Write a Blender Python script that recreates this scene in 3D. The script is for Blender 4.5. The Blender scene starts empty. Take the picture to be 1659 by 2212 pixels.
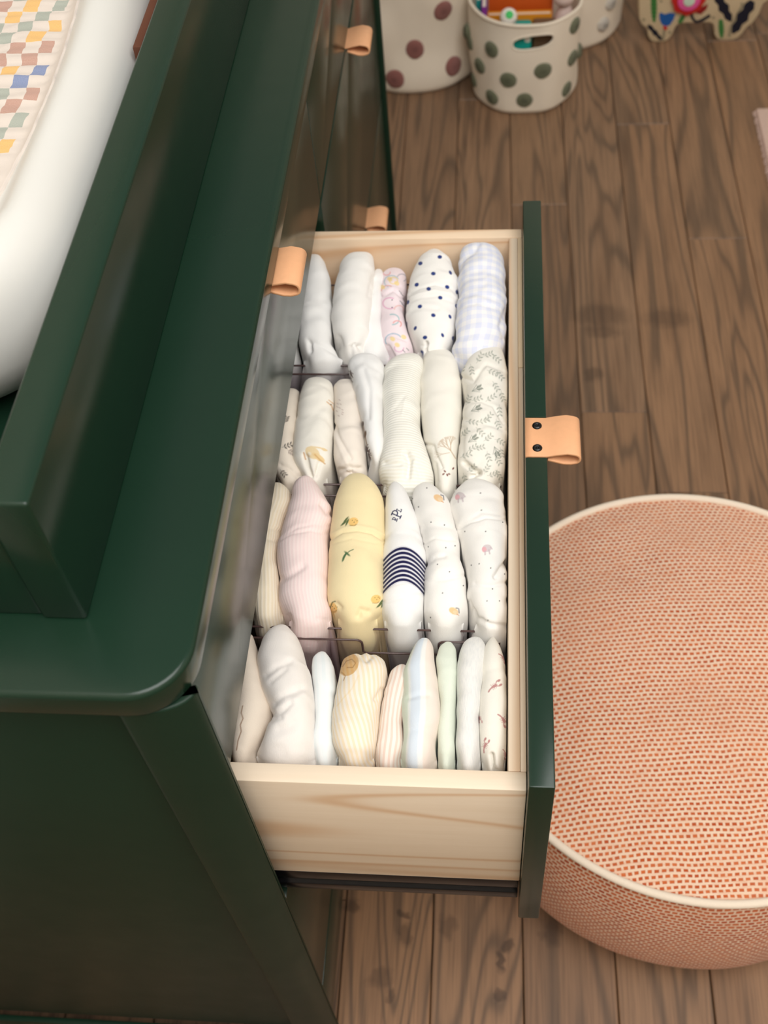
import bpy, bmesh, math, random
import numpy as np
from mathutils import Vector, Matrix

random.seed(7)
S = bpy.context.scene
COL = S.collection

# ------------------------------------------------------------------ camera, world, light
W, H = 1659.0, 2212.0
CX, CY = W / 2, H / 2
VY = np.array([1104.0, -2148.0]); VZ = np.array([1040.0, 2950.0]); PC = np.array([CX, CY])
FOC = math.sqrt(-float(np.dot(VY - PC, VZ - PC)))
_y = np.array([*(VY - PC), FOC]); _y /= np.linalg.norm(_y)
_d = np.array([*(VZ - PC), FOC]); _d /= np.linalg.norm(_d)
_z = -_d
_x = np.cross(_y, _z)
R3 = np.stack([_x, _y, _z])            # lens axes -> room axes
CAM = np.array([0.0, 0.0, 1.3947])

cd = bpy.data.cameras.new('camera'); cam = bpy.data.objects.new('camera', cd); COL.objects.link(cam)
cd.sensor_fit = 'VERTICAL'; cd.sensor_height = 36.0; cd.sensor_width = 27.0
cd.lens = FOC / H * 36.0
M = Matrix.Identity(4)
for i in range(3):
    M[i][0] = R3[i][0]; M[i][1] = -R3[i][1]; M[i][2] = -R3[i][2]; M[i][3] = CAM[i]
cam.matrix_world = M
cd.dof.use_dof = True; cd.dof.focus_distance = 0.83; cd.dof.aperture_fstop = 9.0
cd.clip_start = 0.02
S.camera = cam

wd = bpy.data.worlds.new('room_light'); S.world = wd; wd.use_nodes = True
bgn = wd.node_tree.nodes['Background']
bgn.inputs[0].default_value = (1.0, 0.978, 0.95, 1); bgn.inputs[1].default_value = 0.47


def area_light(name, loc, target, sx, sy, energy, color):
    ld = bpy.data.lights.new(name, 'AREA'); ld.shape = 'RECTANGLE'; ld.size = sx; ld.size_y = sy
    ld.energy = energy; ld.color = color
    o = bpy.data.objects.new(name, ld); COL.objects.link(o); o.location = loc
    o.rotation_euler = (Vector(target) - Vector(loc)).to_track_quat('-Z', 'Y').to_euler()
    return o


area_light('added_overhead_light', (0.5, -0.30, 2.95), (0.15, 0.55, 0.5), 2.0, 1.5, 80, (1.0, 0.985, 0.965))  # unseen soft area light added above the room; there is no window here
S.view_settings.view_transform = 'Standard'; S.view_settings.look = 'None'
S.view_settings.gamma = 1.0; S.view_settings.use_curve_mapping = False
S.view_settings.exposure = -0.42


# ------------------------------------------------------------------ measuring helpers (photo measure -> room position)
def ray(px, py):
    d = np.stack([np.asarray(px, float) - CX, np.asarray(py, float) - CY, np.full(np.shape(px), FOC)], -1)
    return d @ R3.T


def on_z(px, py, z):
    d = ray(px, py); t = (z - CAM[2]) / d[..., 2]
    return CAM + t[..., None] * d


def on_y(px, py, y):
    d = ray(px, py); t = (y - CAM[1]) / d[..., 1]
    return CAM + t[..., None] * d


def measure(P):
    q = (P - CAM) @ R3
    return CX + FOC * q[..., 0] / q[..., 2], CY + FOC * q[..., 1] / q[..., 2]


def lin(c):
    c = np.asarray(c, float)
    if c.max() > 1.001: c = c / 255.0
    return np.where(c <= 0.04045, c / 12.92, ((c + 0.055) / 1.055) ** 2.4)


def L4(c):
    v = lin(c); return (float(v[0]), float(v[1]), float(v[2]), 1.0)


# ------------------------------------------------------------------ objects
WL = {}                                # room position of each object's origin


def tag(o, label=None, cat=None, group=None, kind=None):
    if label: o['label'] = label
    if cat: o['category'] = cat
    if group: o['group'] = group
    if kind: o['kind'] = kind
    return o


def thing(name, loc, label, cat, group=None, parent=None):
    o = bpy.data.objects.new(name, None); COL.objects.link(o); o.empty_display_size = 0.05
    p = np.zeros(3) if parent is None else WL[parent.name]
    o.location = Vector(np.asarray(loc) - p)
    if parent is not None: o.parent = parent
    WL[o.name] = np.asarray(loc, float)
    return tag(o, label, cat, group)


def obj(name, V, F, mat, parent=None, smooth=False, org=None, sharp=None):
    V = np.asarray(V, float).reshape(-1, 3)
    if org is None:
        lo, hi = V.min(0), V.max(0); org = np.array([(lo[0] + hi[0]) / 2, (lo[1] + hi[1]) / 2, lo[2]])
    org = np.asarray(org, float)
    me = bpy.data.meshes.new(name)
    me.from_pydata((V - org).tolist(), [], [list(map(int, f)) for f in F] if not isinstance(F, np.ndarray) else F.tolist())
    me.update()
    if smooth: me.polygons.foreach_set('use_smooth', np.ones(len(me.polygons), bool))
    if mat is not None: me.materials.append(mat)
    o = bpy.data.objects.new(name, me); COL.objects.link(o)
    p = np.zeros(3) if parent is None else WL[parent.name]
    o.location = Vector(org - p)
    if parent is not None: o.parent = parent
    WL[o.name] = org
    return o


def bm_obj(name, bm, mat, parent=None, smooth=False, angle=None):
    bm.normal_update()
    V = np.array([v.co[:] for v in bm.verts]); bm.verts.index_update()
    F = [[v.index for v in f.verts] for f in bm.faces]
    bm.free()
    o = obj(name, V, F, mat, parent, smooth)
    if angle is not None:
        o.data.polygons.foreach_set('use_smooth', np.ones(len(o.data.polygons), bool))
        try: o.data.set_sharp_from_angle(angle=math.radians(angle))
        except Exception: pass
    return o


def bevel_bm(bm, w, seg=2):
    bmesh.ops.remove_doubles(bm, verts=bm.verts, dist=1e-6)
    es = [e for e in bm.edges if len(e.link_faces) == 2 and e.calc_face_angle(0) > 0.35]
    bmesh.ops.bevel(bm, geom=es, offset=w, segments=seg, profile=0.5, affect='EDGES', clamp_overlap=True)


def box_bm(x0, x1, y0, y1, z0, z1, bev=0, seg=2):
    bm = bmesh.new()
    vs = [bm.verts.new((x, y, z)) for z in (z0, z1) for y in (y0, y1) for x in (x0, x1)]
    for f in ((0, 2, 3, 1), (4, 5, 7, 6), (0, 1, 5, 4), (2, 6, 7, 3), (0, 4, 6, 2), (1, 3, 7, 5)):
        bm.faces.new([vs[i] for i in f])
    if bev: bevel_bm(bm, bev, seg)
    return bm


def box(name, x0, x1, y0, y1, z0, z1, mat, parent=None, bev=0.0015, seg=2):
    return bm_obj(name, box_bm(x0, x1, y0, y1, z0, z1, bev, seg), mat, parent, angle=35)


def prism_bm(poly, axis, a0, a1, bev=0, seg=2):
    """poly = 2-D outline; axis 'x': (y,z), 'y': (x,z), 'z': (x,y)"""
    def co(p, a):
        return {'x': (a, p[0], p[1]), 'y': (p[0], a, p[1]), 'z': (p[0], p[1], a)}[axis]
    bm = bmesh.new()
    A = [bm.verts.new(co(p, a0)) for p in poly]; B = [bm.verts.new(co(p, a1)) for p in poly]
    n = len(poly)
    bm.faces.new(A); bm.faces.new(B[::-1])
    for i in range(n):
        bm.faces.new([A[i], B[i], B[(i + 1) % n], A[(i + 1) % n]])
    bmesh.ops.recalc_face_normals(bm, faces=bm.faces)
    if bev: bevel_bm(bm, bev, seg)
    return bm


def grid_faces(nr, nc, closed=False):
    i = np.arange(nr - 1)[:, None]; j = np.arange(nc if closed else nc - 1)[None, :]
    a = i * nc + j; b = i * nc + (j + 1) % nc
    return np.stack([a, b, b + nc, a + nc], -1).reshape(-1, 4)


def tube(name, pts, r, mat, parent=None, seg=10, closed=False):
    pts = [Vector(p) for p in pts]; n = len(pts); V = []
    for i, p in enumerate(pts):
        a = pts[(i - 1) % n] if closed or i > 0 else p; b = pts[(i + 1) % n] if closed or i < n - 1 else p
        t = (b - a).normalized(); u = t.cross(Vector((0, 0, 1)))
        if u.length < 1e-4: u = t.cross(Vector((0, 1, 0)))
        u.normalize(); w = u.cross(t)
        for k in range(seg):
            th = 2 * math.pi * k / seg; V.append(p + r * (math.cos(th) * u + math.sin(th) * w))
    F = []
    for i in range(n if closed else n - 1):
        for k in range(seg):
            j = (i + 1) % n
            F.append([i * seg + k, i * seg + (k + 1) % seg, j * seg + (k + 1) % seg, j * seg + k])
    if not closed:
        F.append(list(range(seg))[::-1]); F.append([(n - 1) * seg + k for k in range(seg)])
    return obj(name, [v[:] for v in V], F, mat, parent, smooth=True)


# ------------------------------------------------------------------ noise in numpy
def _hash(i, j, k, s):
    h = (i * 374761393 + j * 668265263 + k * 1274126177 + s * 974634777) & 0xffffffff
    h = ((h ^ (h >> 13)) * 1274126177) & 0xffffffff
    return ((h ^ (h >> 16)) & 0xffff) / 65535.0 * 2 - 1


def vnoise(P, s=0):
    P = np.asarray(P, float); I = np.floor(P).astype(np.int64); f = P - I; f = f * f * f * (f * (f * 6 - 15) + 10)
    r = 0
    for a in (0, 1):
        for b in (0, 1):
            for c in (0, 1):
                w = (f[..., 0] if a else 1 - f[..., 0]) * (f[..., 1] if b else 1 - f[..., 1]) * (f[..., 2] if c else 1 - f[..., 2])
                r = r + w * _hash(I[..., 0] + a, I[..., 1] + b, I[..., 2] + c, s)
    return r


# ------------------------------------------------------------------ materials
class N:
    """small node-tree writer"""
    def __init__(s, name):
        s.m = bpy.data.materials.new(name); s.m.use_nodes = True; s.t = s.m.node_tree
        s.b = s.t.nodes['Principled BSDF']; s.out = s.t.nodes['Material Output']

    def n(s, typ, **kw):
        nd = s.t.nodes.new(typ)
        for k, v in kw.items(): setattr(nd, k, v)
        return nd

    def l(s, a, b): s.t.links.new(a, b)

    def math(s, op, a, b=None, c=None, clamp=False):
        nd = s.n('ShaderNodeMath', operation=op); nd.use_clamp = clamp
        for i, v in enumerate((a, b, c)):
            if v is None: continue
            if isinstance(v, (int, float)): nd.inputs[i].default_value = v
            else: s.l(v, nd.inputs[i])
        return nd.outputs[0]

    def vmath(s, op, a, b=None):
        nd = s.n('ShaderNodeVectorMath', operation=op)
        for i, v in enumerate((a, b)):
            if v is None: continue
            if isinstance(v, (tuple, list)): nd.inputs[i].default_value = v
            else: s.l(v, nd.inputs[i])
        return nd

    def mix(s, fac, a, b, mode='MIX'):
        nd = s.n('ShaderNodeMix', data_type='RGBA', blend_type=mode)
        for i, v in ((0, fac), (6, a), (7, b)):
            if isinstance(v, (int, float)): nd.inputs[i].default_value = v
            elif isinstance(v, (tuple, list, np.ndarray)): nd.inputs[i].default_value = tuple(v)
            else: s.l(v, nd.inputs[i])
        return nd.outputs[2]

    def ramp(s, fac, stops, interp='LINEAR'):
        nd = s.n('ShaderNodeValToRGB'); cr = nd.color_ramp; cr.interpolation = interp
        while len(cr.elements) < len(stops): cr.elements.new(0.5)
        for e, (p, c) in zip(cr.elements, stops):
            e.position = p; e.color = c if len(c) == 4 else (*c, 1)
        s.l(fac, nd.inputs[0]); return nd.outputs[0]

    def noise(s, vec, scale, detail=2, rough=0.5, dist=0):
        nd = s.n('ShaderNodeTexNoise'); nd.inputs['Scale'].default_value = scale
        nd.inputs['Detail'].default_value = detail; nd.inputs['Roughness'].default_value = rough
        nd.inputs['Distortion'].default_value = dist
        if vec is not None: s.l(vec, nd.inputs['Vector'])
        return nd.outputs['Fac']

    def coord(s, kind='Object', scale=(1, 1, 1), rot=(0, 0, 0), loc=(0, 0, 0)):
        if kind == 'Position':
            o = s.n('ShaderNodeNewGeometry').outputs['Position']
        else:
            o = s.n('ShaderNodeTexCoord').outputs[kind]
        mp = s.n('ShaderNodeMapping'); mp.inputs['Scale'].default_value = scale
        mp.inputs['Rotation'].default_value = rot; mp.inputs['Location'].default_value = loc
        s.l(o, mp.inputs['Vector']); return mp.outputs[0]

    def bump(s, h, strength=0.3, dist=0.001):
        nd = s.n('ShaderNodeBump'); nd.inputs['Strength'].default_value = strength
        nd.inputs['Distance'].default_value = dist; s.l(h, nd.inputs['Height'])
        s.l(nd.outputs[0], s.b.inputs['Normal']); return nd

    def set(s, color=None, rough=None, spec=None, metal=None, sheen=None, coat=None):
        if color is not None:
            if isinstance(color, (tuple, list, np.ndarray)): s.b.inputs['Base Color'].default_value = tuple(color)
            else: s.l(color, s.b.inputs['Base Color'])
        if rough is not None:
            if isinstance(rough, (int, float)): s.b.inputs['Roughness'].default_value = rough
            else: s.l(rough, s.b.inputs['Roughness'])
        if spec is not None: s.b.inputs['Specular IOR Level'].default_value = spec
        if metal is not None: s.b.inputs['Metallic'].default_value = metal
        if sheen is not None:
            s.b.inputs['Sheen Weight'].default_value = sheen; s.b.inputs['Sheen Roughness'].default_value = 0.5
        if coat is not None: s.b.inputs['Coat Weight'].default_value = coat
        return s.m


def mat_paint(name, c, rough=0.3, spec=0.5):
    n = N(name); co = n.coord('Object')
    v = n.noise(co, 9, 3)
    col = n.mix(v, tuple(0.9 * x for x in c[:3]) + (1,), tuple(1.1 * x for x in c[:3]) + (1,))
    r = n.math('MULTIPLY_ADD', n.noise(co, 25, 3), 0.10, rough - 0.05)
    n.bump(n.noise(co, 260, 2), 0.04, 0.0005)
    return n.set(col, r, spec)


def mat_simple(name, c, rough=0.6, spec=0.4, nscale=60, nstr=0.12, var=0.08, sheen=None, dist=0.001):
    n = N(name); co = n.coord('Object')
    v = n.noise(co, nscale, 3)
    a = tuple(max(0, x * (1 - var)) for x in c[:3]) + (1,); b = tuple(min(1, x * (1 + var)) for x in c[:3]) + (1,)
    n.bump(n.noise(co, nscale * 4, 2), nstr, dist)
    return n.set(n.mix(v, a, b), rough, spec, sheen=sheen)


def mat_pine(name, axis, tint=(1, 1, 1), seed=0.0):
    """pale pine with grain along one axis"""
    n = N(name)
    sc = {'x': (1.3, 22, 22), 'y': (22, 1.3, 22)}[axis]
    co = n.coord('Object', scale=sc, loc=(seed, seed * 1.7, seed * 0.6))
    big = n.noise(n.coord('Object', scale=tuple(x * 0.28 for x in sc), loc=(seed, seed, seed)), 1.0, 2, 0.45, 0.6)
    rings = n.math('SINE', n.math('MULTIPLY', big, 74.0))
    rings = n.math('POWER', n.math('MULTIPLY_ADD', rings, 0.5, 0.5), 9.0)
    fine = n.noise(co, 6.0, 3, 0.6)
    base = n.mix(fine, L4((229, 208, 182)), L4((240, 223, 201)))
    col = n.mix(n.math('MULTIPLY', rings, 0.62), base, L4((208, 164, 120)))
    col = n.mix(1.0, col, (*tint, 1), 'MULTIPLY')
    n.bump(fine, 0.08, 0.0005)
    return n.set(col, 0.55, 0.35)


GREEN = (0.0078, 0.0275, 0.0150)
m_green = mat_paint('green_paint', GREEN, 0.23, 0.38)
m_green_side = mat_paint('green_side_paint', GREEN, 0.42, 0.25)
m_leather = mat_simple('tan_leather', lin((230, 172, 128)), 0.5, 0.35, 220, 0.12, 0.06, dist=0.0005)
m_black = mat_simple('black_steel', (0.004, 0.004, 0.005), 0.25, 0.4, 300, 0.03)
m_pine_x = mat_pine('pine_grain_across', 'x', seed=3.1)
m_pine_far = mat_pine('pine_grain_far', 'x', (1.0, 0.93, 0.86), seed=8.3)
m_pine_y = mat_pine('pine_grain_along', 'y', seed=5.7)
m_pine_y2 = mat_pine('pine_grain_strip', 'y', (0.97, 0.9, 0.78), seed=1.7)
m_wall = mat_simple('wall_plaster', lin((226, 220, 208)), 0.85, 0.3, 20, 0.05, 0.02)


# ------------------------------------------------------------------ floor
def mat_planks():
    n = N('stained_oak')
    rnd = n.n('ShaderNodeObjectInfo').outputs['Random']
    comb = n.n('ShaderNodeCombineXYZ'); n.l(n.math('MULTIPLY', rnd, 17.0), comb.inputs[0]); n.l(n.math('MULTIPLY', rnd, 41.0), comb.inputs[1])
    base = n.coord('Object')
    off = n.vmath('ADD', base, comb.outputs[0]).outputs[0]
    mp = n.n('ShaderNodeMapping'); mp.inputs['Scale'].default_value = (9.0, 0.85, 1); n.l(off, mp.inputs['Vector'])
    big = n.noise(mp.outputs[0], 1.0, 2, 0.45, 0.9)
    cath = n.math('SINE', n.math('MULTIPLY', big, 62.0))
    cath = n.math('POWER', n.math('MULTIPLY_ADD', cath, 0.5, 0.5), 3.0)
    mp2 = n.n('ShaderNodeMapping'); mp2.inputs['Scale'].default_value = (240, 7, 1); n.l(off, mp2.inputs['Vector'])
    pores = n.noise(mp2.outputs[0], 1.0, 3, 0.6)
    mp3 = n.n('ShaderNodeMapping'); mp3.inputs['Scale'].default_value = (18, 3.2, 1); n.l(off, mp3.inputs['Vector'])
    blot = n.noise(mp3.outputs[0], 1.0, 3, 0.55)
    tone = n.ramp(rnd, [(0.0, L4((134, 103, 78))), (0.35, L4((149, 117, 90))), (0.7, L4((156, 119, 88))), (1.0, L4((140, 112, 87)))])
    col = n.mix(n.math('MULTIPLY', cath, 0.65), tone, L4((84, 69, 56)))
    col = n.mix(n.math('MULTIPLY', n.math('SUBTRACT', pores, 0.42, clamp=True), 1.6, clamp=True), col, L4((74, 58, 46)))
    col = n.mix(n.math('MULTIPLY', n.math('SUBTRACT', blot, 0.5, clamp=True), 1.5, clamp=True), col, L4((100, 72, 51)))
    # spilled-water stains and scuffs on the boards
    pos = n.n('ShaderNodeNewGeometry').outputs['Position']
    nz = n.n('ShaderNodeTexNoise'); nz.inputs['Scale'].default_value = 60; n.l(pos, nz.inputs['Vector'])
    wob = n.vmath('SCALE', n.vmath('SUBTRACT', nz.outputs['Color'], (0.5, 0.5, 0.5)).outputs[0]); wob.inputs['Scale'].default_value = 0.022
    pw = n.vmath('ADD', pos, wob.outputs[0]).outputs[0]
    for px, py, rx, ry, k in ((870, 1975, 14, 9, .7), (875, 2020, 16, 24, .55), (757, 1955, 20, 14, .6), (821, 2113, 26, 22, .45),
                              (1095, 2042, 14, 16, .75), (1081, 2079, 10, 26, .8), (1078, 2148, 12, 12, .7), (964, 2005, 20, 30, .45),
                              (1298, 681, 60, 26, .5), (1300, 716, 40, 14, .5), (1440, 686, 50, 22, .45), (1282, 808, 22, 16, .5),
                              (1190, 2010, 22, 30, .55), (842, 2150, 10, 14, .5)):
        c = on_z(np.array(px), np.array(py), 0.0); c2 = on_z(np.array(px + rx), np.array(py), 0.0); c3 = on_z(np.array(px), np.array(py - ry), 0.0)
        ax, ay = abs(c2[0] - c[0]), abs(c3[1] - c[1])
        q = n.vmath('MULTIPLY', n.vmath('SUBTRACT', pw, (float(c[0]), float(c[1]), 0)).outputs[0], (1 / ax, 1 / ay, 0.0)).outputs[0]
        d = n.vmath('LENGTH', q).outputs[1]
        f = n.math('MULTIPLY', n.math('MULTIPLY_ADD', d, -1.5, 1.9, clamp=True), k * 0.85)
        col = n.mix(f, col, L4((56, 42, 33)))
    n.bump(pores, 0.15, 0.0006)
    return n.set(col, n.math('MULTIPLY_ADD', blot, 0.2, 0.38), 0.4)


m_plank = mat_planks()
m_sub = mat_simple('dark_subfloor', lin((38, 27, 20)), 0.9, 0.2)
floor = obj('floor', [(-1.2, -1.0, -.02), (1.9, -1.0, -.02), (1.9, 3.3, -.02), (-1.2, 3.3, -.02)], [(0, 1, 2, 3)], m_sub, org=(0, 0, -.02))
tag(floor, 'brown stained oak plank floor', 'floor', kind='structure')
PW = 0.108
fixed = {0: [1.795, .78], 1: [1.26, 2.5], 2: [1.095, 2.05], 3: [1.69, .7], -1: [2.15], -2: [1.3], 4: [2.35, 1.35]}


def plank(x0, y0, y1):
    c = 0.0012; z1, z0 = 0.0, -0.014
    sk = -0.0098
    V = []
    for z, ins in ((z0, 0), (z1 - c, 0), (z1, c)):
        for (xx, yy) in ((x0 + ins, y0 + ins), (x0 + PW - .0012 - ins, y0 + ins), (x0 + PW - .0012 - ins, y1 - ins), (x0 + ins, y1 - ins)):
            V.append((xx + sk * yy, yy, z))
    F = [(8, 9, 10, 11)]
    for l in (0, 4):
        for i in range(4): F.append((l + i, l + (i + 1) % 4, l + 4 + (i + 1) % 4, l + 4 + i))
    o = obj('plank', V, F, m_plank, floor, org=(x0, (y0 + y1) / 2, 0))


for k in range(-11, 17):
    x0 = 0.0475 + PW * k
    js = sorted(fixed.get(k, [])); ends = [-1.0]
    for j in js:
        while j - ends[-1] > 1.3: ends.append(ends[-1] + random.uniform(0.6, 1.0))
        if j - ends[-1] < 0.25 and len(ends) > 1: ends.pop()
        ends.append(j)
    while 3.3 - ends[-1] > 1.2: ends.append(ends[-1] + random.uniform(0.7, 1.1))
    ends.append(3.3)
    for a, b in zip(ends[:-1], ends[1:]): plank(x0, a, b - 0.0008)

wl = box('wall_back', -1.2, -0.66, -1.0, 3.3, -.02, 2.6, m_wall, bev=0.002)
tag(wl, 'plain off-white wall behind the green dresser', 'wall', kind='structure')
wf = box('wall_far', -0.66, 1.9, 3.0, 3.3, -.02, 2.6, m_wall, bev=0.002)
tag(wf, 'plain off-white wall beyond the baskets', 'wall', kind='structure')

wn_ = box('wall_near', -0.66, 1.9, -1.3, -1.0, -.02, 2.6, m_wall, bev=0.002)
tag(wn_, 'plain off-white wall on the near side of the room', 'wall', kind='structure')
wr_ = box('wall_right', 1.9, 2.2, -1.3, 3.3, -.02, 2.6, m_wall, bev=0.002)
tag(wr_, 'plain off-white wall opposite the dresser', 'wall', kind='structure')

# ------------------------------------------------------------------ dresser
XF = -0.171                       # closed drawer faces
TOPZ = 0.858
DN, DF = 0.276, 1.545             # near and far ends
dresser = thing('dresser', (-0.40, 0.9, 0), 'dark green painted dresser with tan leather tabs and one open drawer', 'dresser')


def rounded_rect(x0, x1, y0, y1, r, n=8):
    P = []
    for cx, cy, a in ((x1 - r, y0 + r, -90), (x1 - r, y1 - r, 0), (x0 + r, y1 - r, 90), (x0 + r, y0 + r, 180)):
        for i in range(n + 1):
            t = math.radians(a + 90 * i / n); P.append((cx + r * math.cos(t), cy + r * math.sin(t)))
    return P


def slab(name, P, z0, z1, mat, parent, b=0.003):
    """slab with a softly rounded rim"""
    P = np.array(P); c = P.mean(0)
    def inset(d):
        nx = np.roll(P, -1, 0) - np.roll(P, 1, 0); nn = np.stack([nx[:, 1], -nx[:, 0]], 1); nn /= np.linalg.norm(nn, axis=1)[:, None]
        return P - nn * d
    rings = [(z0, b)] + [(z0 + b * (1 - math.cos(t)), b * (1 - math.sin(t))) for t in (0.5, 1.0, 1.57)] + \
            [(z1 - b * (1 - math.sin(t)), b * (1 - math.cos(t))) for t in (0.0, 0.4, 0.8, 1.2, 1.57)]
    V = []; n = len(P)
    for z, d in rings:
        for q in inset(d): V.append((q[0], q[1], z))
    F = grid_faces(len(rings), n, True).tolist()
    F.append(list(range(n))[::-1]); F.append([(len(rings) - 1) * n + i for i in range(n)])
    o = obj(name, V, F, mat, parent, smooth=True)
    try: o.data.set_sharp_from_angle(angle=math.radians(50))
    except Exception: pass
    return o


slab('top', rounded_rect(-0.655, -0.1640, DN - .001, DF + .003, 0.036, 10), TOPZ - 0.024, TOPZ, m_green, dresser, 0.004)


def leg(y0, y1, x0, x1, near, front):
    r = 0.016; P = []
    pts = rounded_rect(x0, x1, y0, y1, 0.004, 3)
    # one outer corner of the leg is strongly rounded
    rx, r = 0.034, (y1 - y0) * 0.92
    cx = x1 - rx if front else x0 + rx; cy = y0 + r if near else y1 - r
    a = {(True, True): -90, (True, False): 0, (False, False): 90, (False, True): 180}[(front, near)]
    q = 4; idx = {-90: 0, 0: 1, 90: 2, 180: 3}[a]
    arc = [(cx + rx * math.cos(math.radians(a + 90 * i / 8)), cy + r * math.sin(math.radians(a + 90 * i / 8))) for i in range(9)]
    pts = pts[:idx * q] + arc + pts[(idx + 1) * q:]
    slab('leg', pts, 0.0, TOPZ - 0.0235, m_green_side, dresser, 0.002)


leg(DN + .002, 0.2975, -0.209, -0.1645, True, True)
leg(1.503, DF, -0.209, -0.1645, False, True)
leg(DN, 0.2975, -0.650, -0.606, True, False)
leg(1.503, DF, -0.650, -0.606, False, False)
box('side_panel', -0.606, -0.207, 0.287, 0.2975, 0.058, TOPZ - .024, m_green_side, dresser)
box('side_panel', -0.606, -0.207, 1.508, 1.522, 0.058, TOPZ - .024, m_green_side, dresser)
box('bottom_rail', -0.606, -0.207, 0.280, 0.2868, 0.005, 0.040, m_green_side, dresser)
box('back_panel', -0.645, -0.633, 0.2975, 1.503, 0.058, TOPZ - .024, m_green, dresser)
box('bottom_panel', -0.633, -0.192, 0.2975, 1.503, 0.058, 0.075, m_green, dresser)
box('front_rail', -0.192, -0.1705, 0.2975, 1.503, 0.058, 0.156, m_green, dresser, 0.002)
box('divider', -0.633, -0.192, 0.896, 0.904, 0.075, TOPZ - .024, m_green, dresser)

TABW = 0.041


def tab_mesh(xb, yc, zt):
    """leather strap: lies on the drawer edge (inner end xb), runs out over the front and folds back under itself"""
    th = 0.0021
    c = [(xb, zt - th / 2), (xb + .006, zt - th / 2), (xb + .0165, zt - th / 2), (xb + .024, zt + .0010), (xb + .033, zt + .0026), (xb + .0385, zt + .0014)]
    for t in range(0, 9):
        a = math.radians(70 - t * 20); c.append((xb + .0385 + .0040 * math.cos(a) + .0006, zt - .0040 + .0049 * math.sin(a)))
    c += [(xb + .036, zt - .0098), (xb + .030, zt - .0094), (xb + .024, zt - .0072), (xb + .0178, zt - .0052)]
    c = np.array(c); d = np.gradient(c, axis=0); nn = np.stack([-d[:, 1], d[:, 0]], 1); nn /= np.linalg.norm(nn, axis=1)[:, None]
    V = []; n = len(c)
    ys = [(-1, .8), (-.985, 1), (.985, 1), (1, .8)]
    for sgn in (1, -1):
        for yy, k in ys:
            for p, q in zip(c, nn):
                V.append((p[0] + q[0] * th / 2 * sgn * k, yc + yy * TABW / 2, p[1] + q[1] * th / 2 * sgn * k))
    F = []
    idx = lambda s, a, i: s * 4 * n + a * n + i
    for s in (0, 1):
        for a in range(3):
            for i in range(n - 1):
                f = [idx(s, a, i), idx(s, a, i + 1), idx(s, a + 1, i + 1), idx(s, a + 1, i)]
                F.append(f if s else f[::-1])
    for i in range(n - 1):
        F.append([idx(0, 0, i), idx(0, 0, i + 1), idx(1, 0, i + 1), idx(1, 0, i)])
        F.append([idx(0, 3, i), idx(1, 3, i), idx(1, 3, i + 1), idx(0, 3, i + 1)])
    for a in range(3):
        F.append([idx(0, a, 0), idx(1, a, 0), idx(1, a + 1, 0), idx(0, a + 1, 0)])
        F.append([idx(0, a, n - 1), idx(0, a + 1, n - 1), idx(1, a + 1, n - 1), idx(1, a, n - 1)])
    return V, F


def screw(x, y, z, parent):
    V = []; F = []; seg = 20
    for r, h in ((.0040, 0), (.0040, .0003), (.0034, .0011), (.0022, .0016), (.0019, .0016), (.0017, .0004)):
        for k in range(seg):
            rr = r
            if r < .002: rr = r * (0.72 + 0.28 * math.cos(6 * 2 * math.pi * k / seg + .3))
            t = 2 * math.pi * k / seg; V.append((x + rr * math.cos(t), y + rr * math.sin(t), z + h))
    F = grid_faces(6, seg, True).tolist(); F.append([5 * seg + i for i in range(seg)])
    return obj('screw', V, F, m_black, parent, smooth=True)


def front_panel(x0, x1, y0, y1, z0, z1, yc):
    d, w = 0.0022, TABW / 2 + 0.0008
    P = [(y0, z0), (y1, z0), (y1, z1), (yc + w, z1), (yc + w, z1 - d), (yc - w, z1 - d), (yc - w, z1), (y0, z1)]
    return prism_bm(P, 'x', x0, x1, 0.0016, 2)


rows = [(0.704, 0.833), (0.4385, 0.698), (0.160, 0.4335)]
TH = 0.0172
tab_y = {(0, 0): 0.652, (0, 1): 1.20, (1, 1): 1.2005, (2, 0): 0.60, (2, 1): 1.214}
for r, (z0, z1) in enumerate(rows):
    for c, (y0, y1) in enumerate(((0.3005, 0.8985), (0.9015, 1.4995))):
        if (r, c) == (1, 0): continue
        yc = tab_y[(r, c)]
        d = bm_obj('drawer', front_panel(XF - TH, XF, y0, y1, z0, z1, yc), m_green, dresser, angle=35)
        V, F = tab_mesh(XF - TH, yc, z1)
        t = obj('handle', V, F, m_leather, d, smooth=True); t['label'] = 'tan leather pull tab'
        for s in (-1, 1): screw(XF - TH + .009, yc + s * .0112, z1 - .0002, d)

# the open drawer
PX0, PX1 = 0.0258, 0.0430
PN, PF = 0.3010, 0.9005
PTOP = 0.700
od = bm_obj('drawer', front_panel(PX0, PX1, PN, PF, 0.432, PTOP, 0.600), m_green, dresser, angle=35)
od['label'] = 'open drawer with green front and pale pine box'
V, F = tab_mesh(PX0, 0.600, PTOP)
obj('handle', V, F, m_leather, od, smooth=True)['label'] = 'folded tan leather pull tab'
for s in (-1, 1): screw(PX0 + .0095, 0.600 + s * .0118, PTOP - .0002, od)
BT = 0.674                               # top edge of the pine box
box('box_side', -0.36, PX0 - .0004, 0.3095, 0.3235, 0.497, BT, m_pine_x, od, 0.0012)
box('box_side', -0.36, PX0 - .0004, 0.8775, 0.8905, 0.497, BT, m_pine_far, od, 0.0012)
box('box_front', 0.0130, 0.0212, 0.3235, 0.8775, 0.497, BT - .0005, m_pine_y, od, 0.0008)
box('box_front', 0.0213, 0.0254, 0.3235, 0.703, 0.497, BT - .0008, m_pine_y, od, 0.0006)
box('box_front', 0.0213, 0.0254, 0.7035, 0.8775, 0.497, BT - .0002, m_pine_y2, od, 0.0006)
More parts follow.
